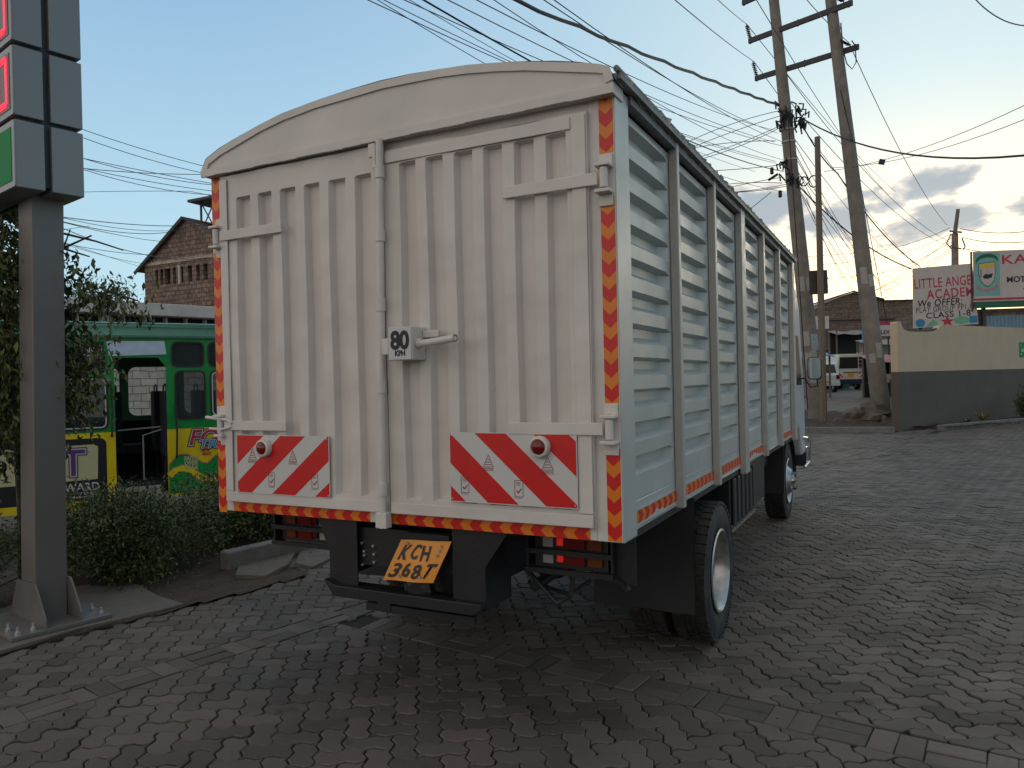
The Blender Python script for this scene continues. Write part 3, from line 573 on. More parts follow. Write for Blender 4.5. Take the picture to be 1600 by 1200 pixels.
for k, (z0, z1) in enumerate(rows):
    b = MB(); b.box(-.235, -.062, Y0, Y1, z0, z1); b.build('side_panel', M['pbox'], py, bevel=.004)
    b = MB(); b.box(-.018, .185, Y0, Y1, z0, z1); b.build('side_panel', M['pbox'], py, bevel=.004)
    plate('face_frame', [rrect(-Y1, -Y0 - .003, z0 + .003, z1 - .003, .012)], .008, (-.2392, 0, 0), (0, -1, 0), (0, 0, 1), M['pface'], py)
    b = MB(); b.box(-.247, -.2435, Y0 + .05, Y1 - .05, z0 + .045, z1 - .045); b.build('display' if k else 'green_panel', M['pdisp'] if k else M['pgreen'], py)
def dig(cx, cz, s, segs, w=.15, h=.30, t=.03):   # rounded dotted LED digit, drawn on the -X face; u runs towards -Y
    b = MB(); S7 = {'a': ((0, h), (w, h)), 'b': ((w, h), (w, h / 2)), 'c': ((w, h / 2), (w, 0)), 'd': ((0, 0), (w, 0)), 'e': ((0, 0), (0, h / 2)), 'f': ((0, h / 2), (0, h)), 'g': ((0, h / 2), (w, h / 2))}
    for q in segs:
        (u0, v0), (u1, v1) = S7[q]; n = 9 if abs(u1 - u0) > 0 or 1 else 9
        for lane in (-1, 0, 1):
            for i in range(n):
                f = (i + .5) / n; u = u0 + (u1 - u0) * f; v = v0 + (v1 - v0) * f; o = lane * .0125
                if u0 == u1: u += o
                else: v += o
                b.box(-.2505, -.2468, cx - u - .0060, cx - u + .0060, cz + v - .0095, cz + v + .0095)
    b.build('led_digit', M['led'], py)
for k, d1, d2 in ((1, 'bc', 'abcdef'), (2, 'acdefg', 'abcdef'), (3, 'afgcd', 'abcdef'), (4, 'abgcd', 'abcdef')):
    z = rows[k][0]; dig(-.10, z + .085, 1, d2); dig(.11, z + .085, 1, d1)
# ---------------- bus ----------------
bo = at(200, 609, 10.5); bus = thing('passenger_bus', 'green and yellow painted bus with open door and graffiti behind the shrubs', 'bus', (bo.x, bo.y, -.42), R(60))
BZ = .42      # local z = world z + BZ
def hz_(o): return [(x, z + BZ) for x, z in o]
DX0, DX1, DZ0, DZ1 = -.17, .49, .10, 2.09
UW = [(-.60 - .0, -.31, 1.90, 2.31), (.58, .99, 1.98, 2.31), (1.08, 1.49, 1.98, 2.31), (1.58, 1.99, 1.98, 2.31), (-1.9, -.98, 1.9, 2.31)]
LW = [(-.90, -.27, 1.13, 1.82), (.62, 1.0, 1.22, 1.89), (1.10, 1.48, 1.24, 1.89), (1.58, 1.97, 1.24, 1.89), (-1.9, -1.0, 1.13, 1.82)]
DOORH = [(DX0, 1.08), (DX0, DZ1), (DX0 + .02, DZ1 + .01), (DX1 - .1, DZ1 + .01), (DX1, DZ1 - .12), (DX1, 1.08)]
def side(yloc, near):
    up = [(-3.4, 1.07), (DX0, 1.07)] + DOORH + [(DX1, 1.07), (3.4, 1.07), (3.4, 2.37), (-3.4, 2.37)] if near else [(-3.4, 1.07), (3.4, 1.07), (3.4, 2.37), (-3.4, 2.37)]
    up = [p for i, p in enumerate(up) if i == 0 or p != up[i - 1]]
    wins = [rrect(a, b_, c, d, .07) for a, b_, c, d in (UW + LW)] if near else [rrect(a, a + .72, 1.22, 2.02, .12) for a in (-3.2, -2.35, -1.5, -.65, .2, 1.05, 1.9, 2.6)]
    plate('upper_side', [hz_(up)] + [hz_(w_) for w_ in wins], .035, (0, yloc, 0), (1, 0, 0), (0, 0, 1), M['bgreen'], bus)
side(0, True); side(2.05, False)
plate('lower_side', [hz_([(-3.4, .10), (DX0, .02), (DX0, 1.07), (-3.4, 1.07)])], .035, (0, 0, 0), (1, 0, 0), (0, 0, 1), M['byellow'], bus)
plate('lower_side', [hz_([(DX1, .10), (3.4, .12), (3.4, 1.07), (DX1, 1.07)])], .035, (0, 0, 0), (1, 0, 0), (0, 0, 1), M['byellow'], bus)
plate('lower_side', [hz_([(-3.4, .10), (3.4, .1), (3.4, 1.07), (-3.4, 1.07)])], .035, (0, 2.05, 0), (1, 0, 0), (0, 0, 1), M['byellow'], bus)
b = MB(); prof = [(-.05, 2.37), (-.055, 2.41), (-.02, 2.44), (.03, 2.52), (.12, 2.585), (.3, 2.62), (1.75, 2.62), (1.93, 2.585), (2.05, 2.5), (2.1, 2.41), (2.09, 2.37)]
b.prism([(y, z + BZ) for y, z in prof], 'x', -3.42, 3.42); b.build('roof', M['bgreen2'], bus, smooth=True)
b = MB(); b.box(-3.4, 3.4, .02, .06, 2.565 + BZ, 2.585 + BZ); b.box(-3.4, 3.4, -.062, -.054, 2.385 + BZ, 2.40 + BZ); b.tube([(.2, -.03, 2.60 + BZ), (.3, -.05, 2.57 + BZ), (1.0, -.04, 2.56 + BZ), (1.7, -.04, 2.575 + BZ)], .012, 6); b.build('roof_gutter', M['bgreen2'], bus)
b = MB(); b.box(-3.38, 3.38, .05, 2.0, .28 + BZ, .32 + BZ); b.box(-3.42, -3.38, 0, 2.05, .1 + BZ, 2.4 + BZ); b.box(3.38, 3.42, 0, 2.05, .1 + BZ, 2.4 + BZ); b.box(DX0 - .05, DX0 - .02, .03, .9, .1 + BZ, 1.0 + BZ); b.box(DX1 + .02, DX1 + .05, .03, .9, .1 + BZ, 1.0 + BZ); b.box(-3.3, 3.3, 1.9, 2.02, .3 + BZ, 1.15 + BZ); b.build('floor', M['inter'], bus)
for a in (-.72, -.05, .52, 1.12, 1.75, 2.4):
    for yy in (.35, 1.35) if a not in (-.05,) else (1.35,):
        b = MB(); b.box(a - .05, a + .07, yy - .22, yy + .22, .8 + BZ, 1.62 + BZ); b.box(a - .05, a + .40, yy - .22, yy + .22, .66 + BZ, .80 + BZ)
        b.box(a - .03, a + .03, yy - .02, yy + .02, .3 + BZ, .68 + BZ); s_ = b.build('bus_seat', M['seat'], bus, bevel=.035)
        b = MB(); b.tube([(a, yy - .15, 1.6 + BZ), (a, yy - .15, 1.69 + BZ), (a, yy, 1.72 + BZ), (a, yy + .15, 1.69 + BZ), (a, yy + .15, 1.6 + BZ)], .013, 6); b.build('grab_rail', M['gasket'], s_)
for i, (a, b_, c, d) in enumerate(UW + LW):
    plate('window', [hz_(rrect(a + .004, b_ - .004, c + .004, d - .004, .066))], .005, (0, .01, 0), (1, 0, 0), (0, 0, 1), M['bglass'], bus)
    w_ = plate('window_frame', [hz_(rrect(a - .022, b_ + .022, c - .022, d + .022, .085)), hz_(rrect(a + .004, b_ - .004, c + .004, d - .004, .066))], .02, (0, -.020, 0), (1, 0, 0), (0, 0, 1), M['gasket'], bus)
    if i in (5, 7): plate('window_trim', [hz_(rrect(a + .004, b_ - .004, c + .004, d - .004, .066)), hz_(rrect(a + .02, b_ - .02, c + .02, d - .02, .055))], .012, (0, -.024, 0), (1, 0, 0), (0, 0, 1), M['galu'], bus)
plate('header_panel', [hz_([(-.26, 2.325), (.475, 2.335), (.50, 2.145), (-.225, 2.12)])], .012, (0, -.026, 0), (1, 0, 0), (0, 0, 1), M['skyglass'], bus)  # pale blue base colour paints the sky's reflection in the over-door glass
b = MB()
for xx, zz in ((DX0 - .045, 1.35), (DX1 + .11, 1.0)):
    b.tube([(xx, -.02, zz + .42 + BZ), (xx, -.075, zz + .38 + BZ), (xx + .01, -.08, zz + BZ), (xx, -.075, zz - .3 + BZ), (xx, -.02, zz - .34 + BZ)], .014, 7)
b.build('door_handrail', M['gasket'], bus)
b = MB(); b.tube([(.22, .4, .33 + BZ), (.22, .4, .98 + BZ), (.5, .42, 1.06 + BZ)], .011, 6); b.tube([(-.1, .5, 1.06 + BZ), (.49, .5, 1.09 + BZ)], .011, 6); b.build('inner_rail', M['galu'], bus)
SF = -.0185   # just proud of the side plates
plate('advert_panel', [hz_(rrect(-2.3, -.285, .16, 1.0, .09))], .003, (0, SF - .001, 0), (1, 0, 0), (0, 0, 1), M['bblack'], bus)
plate('advert_ground', [hz_([(-2.2, .42), (-.40, .44), (-.385, .88), (-.43, .915), (-2.2, .90)])], .003, (0, SF - .004, 0), (1, 0, 0), (0, 0, 1), M['bcream'], bus)
fx, fz = (1, 0, 0), (0, 0, 1)
text('T', .50, (-.83, SF - .006, .51 + BZ), fx, fz, M['bpurple'], bus, width=.34, layers=[(.035, M['bpurple']), (.02, M['bcream'])], off=.004)
text('FORWARD', .15, (-1.05, SF - .003, .295 + BZ), fx, fz, M['bwhite'], bus, width=.66, off=.003)
text('TRAVELLERS', .10, (-1.14, SF - .003, .205 + BZ), fx, fz, M['bwhite'], bus, width=.70, off=.0015)
# green waves with yellow ribbon on the rear lower side
def wave(pts, w_=None): return pts
top = [(.50, .56), (.56, .63), (.64, .70), (.75, .70), (.86, .62), (.95, .56), (1.02, .55), (1.12, .64), (1.2, .70), (1.4, .74), (2.0, .7)]
plate('painted_wave', [hz_([(.495, .14)] + top + [(2.0, .14)])], .002, (0, SF - .0005, 0), fx, fz, M['bgreen'], bus)
def ribbon(line, w_, mat, y, nm):
    P = [Vector((a, b_)) for a, b_ in line]; U = []; D_ = []
    for i, p in enumerate(P):
        t_ = (P[min(i + 1, len(P) - 1)] - P[max(i - 1, 0)]).normalized(); n_ = Vector((-t_.y, t_.x)); U.append(tuple(p + n_ * w_ / 2)); D_.append(tuple(p - n_ * w_ / 2))
    plate(nm, [hz_(U + D_[::-1])], .002, (0, y, 0), fx, fz, mat, bus)
ribbon(top, .016, M['bpink'], SF - .003, 'painted_outline')
rb = [(.50, .40), (.58, .47), (.68, .50), (.78, .46), (.88, .38), (.98, .31), (1.08, .28), (1.2, .3)]
ribbon(rb, .10, M['bpink'], SF - .0028, 'painted_outline'); ribbon(rb, .078, M['byellow'], SF - .0052, 'painted_ribbon')
for k, s_ in enumerate(('FAITH', 'OVER', 'FEAR')): text(s_, .085, (.70, SF - .005, .605 - k * .068 + BZ), fx, fz, M['bcream'], bus, width=.19, off=.004, shear=.1)
text('FO', .30, (.76, SF - .004, .83 + BZ), fx, fz, M['bred'], bus, width=.46, shear=.25, layers=[(.030, M['bblack']), (.018, M['bwhite']), (.006, M['bpurple'])], off=.002)
text('TR', .17, (.89, SF - .012, .77 + BZ), fx, fz, M['bblue'], bus, width=.30, shear=.2, layers=[(.018, M['bblack']), (.01, M['bwhite'])], off=.002)
for k, s_ in enumerate(('MORE', 'GRACE')): text(s_, .06, (.935 + k * .01, SF - .004, .72 - k * .055 + BZ), fx, fz, M['bred'], bus, width=.12, shear=.3, off=.002)
text('NO', .115, (-.54, .006, 2.17 + BZ), fx, fz, M['bwhite'], bus, width=.19, off=.001); text('CHAIN', .08, (-.56, .006, 2.09 + BZ), fx, fz, M['bwhite'], bus, width=.24, off=.001)
for x_ in (-2.4, 2.35):
    w_ = MB(); w_.lathe([(0, .18), (0, .36), (.04, .40), (.2, .40), (.22, .36), (.22, .18)], (x_, .06, .40), 'y', 28, close=True); w_.build('bus_wheel', M['rubber'], bus, smooth=True)
b = MB(); b.box(-.62, -.36, -.035, -.018, .055 + BZ, .11 + BZ); b.build('side_lamp', M['lensamb'], bus, bevel=.008)
# ---------------- buildings on the left ----------------
so = at(240, 607, 20)
sb = thing('white_parapet_building', 'low flat building with peeling white parapet behind the bus', 'building', (so.x, so.y, -.42), R(75)); z_ = .42
b = MB(); b.box(-8, 14, -.15, .12, 3.60 + z_, 3.93 + z_); b.build('parapet', M['slabw'], sb, bevel=.02)
b = MB(); b.box(-7.9, 13.9, .2, .45, 0, 3.22 + z_); b.box(-7.9, 13.9, 5.5, 5.8, 0, 3.6 + z_); b.build('wall', M['stonepale'], sb)
b = MB(); b.box(-7.95, 13.95, .122, 5.8, 3.605 + z_, 3.7 + z_); b.build('roof', M['slabw'], sb)
b = MB(); b.box(-7.9, 13.9, .40, .44, 3.22 + z_, 3.60 + z_)
b.build('vent_strip', M['inter'], sb); b = MB()
for k in range(40):
    x_ = -7.8 + k * .55; wd = .25 if k % 6 == 0 else .04; b.box(x_, x_ + wd, .18, .38, 3.22 + z_, 3.598 + z_)
b.build('vent_mullions', M['slabw'], sb)
ho = at(280, 607, 38)
hb = thing('gabled_stone_house', 'brown rough stone house with red tiled gable roof behind the bus', 'house', (ho.x, ho.y, -.42), 0)
GZ = [(-2.25, 0), (-2.25, 7.95 + z_), (.9, 10.02 + z_), (2.85, 9.35 + z_), (4.05, 8.9 + z_), (4.05, 0)]
WN = [(-1.42, -1.22), (-1.05, -.82), (-.72, -.30), (-.1, .12), (.35, .66), (1.0, 1.3), (1.6, 1.85), (2.1, 2.4), (2.75, 3.1)]
holes = [[(a, 6.95 + z_), (c, 6.95 + z_), (c, 7.75 + z_), (a, 7.75 + z_)] for a, c in WN]
plate('front_wall', [GZ] + holes, .25, (0, 0, 0), (1, 0, 0), (0, 0, 1), M['stonehouse'], hb)
b = MB(); b.box(-2.25, -2.0, .126, 9, 0, 7.98 + z_); b.box(3.8, 4.05, .126, 9, 0, 7.98 + z_); b.box(-2.0, 3.8, 8.75, 9, 0, 7.98 + z_); b.build('side_wall', M['stonehouse'], hb)
b = MB(); b.box(-2.3, 4.1, -.16, -.126, 8.0 + z_, 8.18 + z_); b.build('string_course', M['stonepale'], hb)
for i, (a, c) in enumerate(WN):
    if i in (4,): bb = MB(); bb.box(a - .06, a + .06, -.135, -.02, 6.9 + z_, 7.85 + z_); bb.build('window_frame', M['slabw'], hb)
    bb = MB(); bb.box(a, c, .08, .11, 6.95 + z_, 7.75 + z_); bb.build('window', M['darkglass'], hb)
b = MB()
for k in range(12):                        # left slope in stepped tile courses
    t0, t1 = k / 12, (k + 1) / 12; x0, x1 = -2.75, .9; xa, xb = x0 + (x1 - x0) * t0, x0 + (x1 - x0) * t1; za, zb = 7.68 + z_ + 2.42 * t0, 7.68 + z_ + 2.42 * t1
    b.prism([(xa, za + .06), (xb, zb + .02), (xb, zb + .09), (xa, za + .15)], 'y', -.30, 9.0)
for k in range(9):                         # slope facing the yard, above the stone verge
    t0, t1 = k / 9, (k + 1) / 9; ya, yb = -.25 + 3.2 * t0, -.25 + 3.2 * t1; za, zb = 8.75 + z_ + 1.40 * t0, 8.75 + z_ + 1.40 * t1; xl = 4.9 - 4.0 * t0
    b.prism([(ya, za + .05), (yb, zb + .01), (yb, zb + .07), (ya, za + .13)], 'x', max(.75, xl - .3), 6.0)
b.prism([(.9, 10.0 + z_), (5.4, 8.4 + z_), (5.4, 8.5 + z_), (.9, 10.12 + z_)], 'y', 2.9, 9.0); b.build('roof', M['tiles'], hb)
b = MB(); b.bar((-2.8, -.32, 7.66 + z_), (.92, -.32, 10.13 + z_), .05, .17); b.bar((.9, -.30, 10.12 + z_), (5.0, -.30, 8.72 + z_), .05, .12)
b.build('bargeboard', M['fascia'], hb)
tw = at(338, 345, 42); th_ = thing('roof_tank_stand', 'spindly dark steel tower behind the stone gable roof', 'tower', (tw.x, tw.y, -.42)); b = MB(); hh = at(330, 318, 42).z + .42
for sx in (-1, 1):
    for sy in (-1, 1): b.bar((sx * .55, sy * .55, 0), (sx * .55, sy * .55, hh), .09, .09)
b.build('legs', M['armsteel'], th_)
b = MB()
for k in range(8):
    z0 = hh - 1.6 * (k + 1); z1 = hh - 1.6 * k
    for sy in (-1, 1): b.bar((-.55, sy * .55, z0), (.55, sy * .55, z1), .05, .05); b.bar((.55, sy * .55, z0), (-.55, sy * .55, z1), .05, .05)
b.build('bracing', M['armsteel'], th_)
b = MB(); b.box(-1.1, 1.1, -1.0, 1.0, hh, hh + .14); b.build('platform', M['armsteel'], th_)

rl_ = np.random.default_rng(31); n = 620; lx = np.concatenate([rl_.uniform(-2.5, -1.5, 400), rl_.uniform(-1.6, 5.5, 220)]); ly = np.concatenate([rl_.uniform(.9, 3.4, 400), rl_.uniform(-.8, 7.5, 220)]); rng = rl_
dd_ = rl_.normal(0, 1, (n, 3)); dd_[:, 2] = .05; V, F, rd = leafset(np.stack([lx, ly, np.where(lx < -1.45, .05, .006) + rl_.random(n) * .012], 1), dd_, rl_.uniform(.012, .04, n), rl_.random(n))
tag(arr_mesh('leaf_litter', V, F, pm('dry_leaf', (.10, .07, .04), .9, attr=.7), rd), kind='stuff')
# ---------------- the truck ----------------
TK = thing('lorry', 'high sided white and silver lorry with corrugated body, seen from its rear corner', 'truck', (1.175, 2.85, 0))
W = 2.35; LB = 5.72
def tb_(mb, name, mat, par=None, **k): return mb.build(name, mat, par or TK, world=True, **k)
# rear frame
b = MB(); b.box(0, .115, 0, .10, .975, 2.815); b.box(.115, 2.235, .035, .06, 1.03, 2.70); b.box(2.235, 2.349, 0, .165, .975, 2.86); b.box(.115, 2.235, .004, .10, .975, 1.03); b.box(.115, 2.235, .004, .10, 2.70, 2.815)
REAR = tb_(b, 'rear_frame', M['white'], bevel=.004)
b = MB(); b.box(2.3495, 2.3525, 0.001, .165, .975, 2.86); b.box(2.28, 2.3525, .1655, .172, .975, 2.86); tb_(b, 'corner_post', M['silver'], bevel=0)
ARC = [(-.012, 2.845), (.02, 2.897), (.12, 2.937), (.26, 2.976), (.42, 3.014), (.58, 3.045), (.80, 3.066), (1.04, 3.077), (1.21, 3.081), (1.38, 3.078), (1.54, 3.069), (1.69, 3.056), (1.84, 3.034), (1.98, 3.007), (2.10, 2.981), (2.20, 2.956), (2.30, 2.930), (2.345, 2.912), (2.36, 2.86)]
b = MB(); b.prism([(-.012, 2.812)] + ARC + [(2.36, 2.812)], 'y', -.040, .09); hd = tb_(b, 'header_panel', M['white'], bevel=.003)
b = MB()                                     # folded lip under the header, slightly wavy, and rolled rim along the arch
for k in range(24):
    x0 = -.018 + k * 2.384 / 24; x1 = x0 + 2.384 / 24 + .0; dz = .0016 * math.sin(k * 1.9)
    b.box(x0, x1, -.054, -.0402, 2.808 + dz, 2.846 + dz * .5)
tb_(b, 'header_lip', M['white'], hd)
def arcoff(d): 
    P = [Vector((x, z)) for x, z in ARC]; o = []
    for i, p in enumerate(P):
        t = (P[min(i + 1, len(P) - 1)] - P[max(i - 1, 0)]).normalized(); o.append((p.x - t.y * d, p.y + t.x * d))
    return o
b = MB(); lo, hi = arcoff(-.030), arcoff(.007)
for (y0, y1) in ((-.050, -.0405),): b.prism([(x, z + .0015 * math.sin(x * 17)) for x, z in lo] + hi[::-1], 'y', y0, y1)
tb_(b, 'header_rim', M['white'], hd)
# roof sheet with a rough, crumpled edge
b = MB(); o1, o2 = arcoff(.008), arcoff(.0085); P = []
ny_ = 110
for j in range(ny_ + 1):
    y = -.049 + j * (LB + .12) / ny_; row = []
    for i, (x, z) in enumerate(o2):
        e = .006 * math.sin(j * 1.7 + i) if i < 16 else random.uniform(-.014, .016); row.append((x + (e if i > 14 else 0), y, z + e * .5))
    row.append((2.388 + random.uniform(-.010, .016), y, 2.908 + random.uniform(-.014, .012))); row.append((2.37, y, 2.90)); P.append(row)
b.grid(P); roof = tb_(b, 'roof', M['roofgrey'])
b = MB(); b.box(2.3535, 2.392, -.03, LB + .03, 2.868, 2.892); b.box(2.318, 2.366, .172, LB, 2.83, 2.868); b.tube([(2.378, -.045, 2.905), (2.378, LB + .05, 2.905)], .013, 8); tb_(b, 'roof_gutter', M['gutter'])
# side posts and pressed side sheets
POST = [(.90, .045, .975), (1.77, .05, .975), (2.65, .15, .94), (3.64, .06, .97), (4.55, .06, .975), (5.52, .15, .95)]
def side_sheet(xo, sg):
    obj_ = []
    ys_ = [.172] + [p[0] + p[1] * .5 for p in POST]
    for k in range(len(ys_) - 1):
        ya, yb = ys_[k] + (0 if k == 0 else .005), ys_[k + 1] - .0; b = MB()
        zs = [(2.815, 0), (2.79, 0)]; z = 2.775; pz = .1465
        while z > 1.20:
            zs += [(z, 0), (z - .015, 1), (z - .055, 1), (z - .086, 0)]; z -= pz
        zs += [(1.115, 0), (1.112, .12), (1.108, 0), (1.085, 0), (1.0, -.15), (.985, -.15)]
        end = yb - POST[k][1] * .5
        yy = [(ya, 0 if k else 1), (ya + .02, 1), ((ya + end) / 2, 1), (end - .085, 1), (end - .028, 0), (yb, 0)]
        rows_ = []
        for (y, m_) in yy:
            bow = .006 * math.sin(math.pi * (y - ya) / (yb - ya)) * math.sin(k * 2.3 + 1)
            rows_.append([(xo - sg * (.048 * (f if f <= 0 else f * m_)) + sg * bow * (1 if 0 < i < len(zs) - 1 else 0), y, z + .0015 * math.sin(k * 5 + i)) for i, (z, f) in enumerate(zs)])
        b.grid(rows_); o = tb_(b, 'side_sheet', M['silver']); obj_.append(o)
    return obj_
side_sheet(2.322, 1); side_sheet(.028, -1)
for sg, X0, X1 in ((1, 2.324, 2.370), (-1, -.020, .026)):
    for (y0, wd, zb) in POST:
        b = MB(); b.box(X0, X1, y0, y0 + wd, zb + (.0 if sg > 0 else 0), 2.866); tb_(b, 'side_post', M['silver2'], bevel=.005)
b = MB(); b.box(.03, .07, .1, LB, 1.0, 1.08); b.box(.0, .028, .0, LB, .985, 1.09); # left sill
tb_(b, 'left_sill', M['silver'])
b = MB(); b.box(.06, 2.27, .11, LB - .05, 1.035, 1.075); tb_(b, 'load_floor', M['black'])
b = MB(); b.prism([(-.012, .985)] + ARC[1:-1] + [(2.36, .985)], 'y', LB, LB + .04); tb_(b, 'front_bulkhead', M['silver'])
def chev(name, o, ex, ez, wd, ln, pitch=.103, par=None, flip=False, start=0):
    """reflective tape: ez runs along the tape, red arrow bands on an orange strip"""
    T = MB(); Mx = frame(o, ex, ez)
    def P(u, v, h): return Mx @ Vector((u, v, h))
    def slab(poly, h0, h1):
        T.prism([(p[0], p[1]) for p in poly], 'z', h0, h1)
    T.mi = 0; slab([(0, 0), (wd, 0), (wd, ln), (0, ln)], .0004, .0014)
    T.mi = 1; k = -2; h = pitch * .52; d = wd * .46
    while (k) * pitch < ln + pitch:
        v0 = k * pitch + start; s_ = -1 if not flip else 1
        for A_ in (((0, v0), (wd / 2, v0 + s_ * d), (wd / 2, v0 + h + s_ * d), (0, v0 + h)), ((wd / 2, v0 + s_ * d), (wd, v0), (wd, v0 + h), (wd / 2, v0 + h + s_ * d))):
            c = clip(list(A_), 0, wd, 0, ln)
            if len(c) >= 3: slab(c, .0014, .0020)
        k += 1
    T.v = [tuple(Mx @ Vector(v)) for v in T.v]
    return tb_(T, name, [M['orange'], M['red']], par)
X_, Y_, Z_ = (1, 0, 0), (0, 1, 0), (0, 0, 1)
for (z0, z1) in ((.980, 1.365), (1.552, 2.405), (2.585, 2.808)): chev('reflective_tape', (2.283, 0, z0), X_, Z_, .061, z1 - z0, par=REAR, start=.03)
for (z0, z1) in ((.965, 1.36), (1.55, 2.40), (2.545, 2.808)): chev('reflective_tape', (.004, 0, z0), X_, Z_, .060, z1 - z0, par=REAR, start=.05)
chev('reflective_tape', (1.047, .004, .9765), Z_, (-1, 0, 0), .050, .932, par=REAR, flip=True); chev('reflective_tape', (2.203, .004, .9765), Z_, (-1, 0, 0), .050, 1.03, par=REAR, flip=True)
for k in range(6):
    y0 = .18 if k == 0 else POST[k - 1][0] + POST[k - 1][1] + .012; y1 = POST[k][0] - .008
    if k == 4: continue
    chev('side_tape', (2.3295, y0, 1.012), Z_, (0, 1, 0), .052, y1 - y0, pitch=.098) if 0 else chev('side_tape', (2.3300, y1, 1.012), Z_, (0, -1, 0), .054, y1 - y0, pitch=.098)
# rear doors: framed pressed sheets
def door(x0, x1, z0, z1, ch, cz0, cz1, pitch, cw, xs0):
    b = MB(); yf = -.022; yb_ = -.004; dp = .036; zc0, zc1 = cz0, cz1
    segs = [(x0, yf)]; ntop = []
    prof = [(x0, yf)]
    for k in range(ch):
        a = xs0 + k * pitch; prof += [(a, yf), (a + .015, yf + dp), (a + cw - .015, yf + dp), (a + cw, yf)]
    prof.append((x1, yf))
    def row(zz, m_): return [(x, yf + (y - yf) * m_, zz) for x, y in prof]
    sag = lambda r, zz: [(x, y + .0035 * math.sin(x * 7 + zz * 5) + .002 * math.sin(x * 19 + 3 * zz), z) for x, y, z in r]
    zz = [z0, zc0 - .001, zc0 + .010] + [zc0 + .01 + (zc1 - zc0 - .02) * i / 12 for i in range(1, 12)] + [zc1 - .006, zc1 + .001, z1]
    mm = [0, 0, 1] + [1] * 11 + [1, 0, 0]
    b.grid([sag(row(z, m_), z) for z, m_ in zip(zz, mm)])
    # door edges
    for (xa, xb) in ((x0, x0), (x1, x1)): b.poly([(xa, yf, z0), (xa, 0, z0), (xa, 0, z1), (xa, yf, z1)])
    b.poly([(x0, yf, z1), (x1, yf, z1), (x1, 0, z1), (x0, 0, z1)]); b.poly([(x0, yf, z0), (x1, yf, z0), (x1, 0, z0), (x0, 0, z0)])
    return tb_(b, 'rear_door', M['white'], fix=False)
DL = door(.092, 1.186, 1.032, 2.800, 6, 1.105, 2.675, .161, .103, .210)
DR = door(1.192, 2.238, 1.032, 2.765, 6, 1.105, 2.695, .1525, .096, 1.284)
for D_, x0, x1, z1 in ((DL, .092, 1.182, 2.800), (DR, 1.196, 2.236, 2.765)):
    b = MB(); b.box(x0 + .004, x1 - .004, -.034, -.0265, 1.034, 1.088); b.box(x0 + .05, x1 - .02, -.032, -.0265, 1.420, 1.428) if 0 else None; tb_(b, 'bottom_rail', M['white'], D_, bevel=.003)
b = MB(); b.box(.096, .15, -.033, -.0265, 1.09, 2.78); tb_(b, 'edge_strip', M['white'], DL, bevel=.003)
b = MB(); b.box(2.168, 2.232, -.031, -.0265, 1.092, 2.755); tb_(b, 'edge_strip', M['white'], DR, bevel=.003)
b = MB(); b.bar((1.21, -.029, 2.728), (2.165, -.029, 2.725), .008, .05); tb_(b, 'top_strip', M['white'], DR, bevel=.002)
# hinge straps, pins and brackets
def hinge(D_, x0, x1, z, side_):
    b = MB(); b.box(min(x0, x1), max(x0, x1), -.042, -.0335, z - .026, z + .026); s_ = tb_(b, 'hinge_strap', M['white'], D_, bevel=.003)
    xe = x1; b = MB(); b.lathe([(z - .040, .017), (z + .040, .017)], (xe + side_ * .028, -.040, 0), 'z', 14); tb_(b, 'hinge_pin', M['white'], D_, smooth=True)
    for zz, z1_, z2_ in ((z + .045, z + .0585, z + .105), (z - .062, z - .110, z - .0615)):
        b = MB(); b.box(xe + side_ * .028 - .036, xe + side_ * .028 + .030, -.062, -.0025, zz, zz + .014); b.box(xe + side_ * .028 - .034, xe + side_ * .028 + .028, -.012, -.0028, z1_, z2_); tb_(b, 'hinge_bracket', M['white'], REAR, bevel=.003)
for z in (2.475, 1.447): hinge(DR, 1.846, 2.285, z, 1); hinge(DL, .549, .100, z, -1)
b = MB(); b.tube([(-.02, -.055, 1.492), (.06, -.052, 1.485), (.13, -.045, 1.478), (.165, -.045, 1.46)], .009, 7); b.tube([(.0, -.05, 1.43), (.09, -.05, 1.425), (.16, -.046, 1.44)], .007, 7); tb_(b, 'twisted_wire', M['white'], DL)
# lock rod with collars
b = MB(); b.tube([(1.164, -.052, .965), (1.198, -.052, 2.815)], .0185, 14); rod = tb_(b, 'lock_rod', M['white'], smooth=True)
b = MB()
for z in (2.66, 2.36, 2.03, 1.64, 1.15): b = MB(); b.lathe([(z - .03, .0235), (z + .03, .0235)], (1.164 + (z - .965) * .0184, -.052, 0), 'z', 14); tb_(b, 'rod_collar', M['white'], rod, smooth=True)
b = MB(); b.box(1.135, 1.176, -.060, -.040, 2.735, 2.80); b.box(1.162, 1.180, -.066, -.042, 2.68, 2.74); tb_(b, 'rod_bracket', M['white'], rod, bevel=.003)
b = MB(); b.box(1.133, 1.196, -.070, -.0225, .965, 1.04); tb_(b, 'rod_foot', M['white'], rod, bevel=.004)
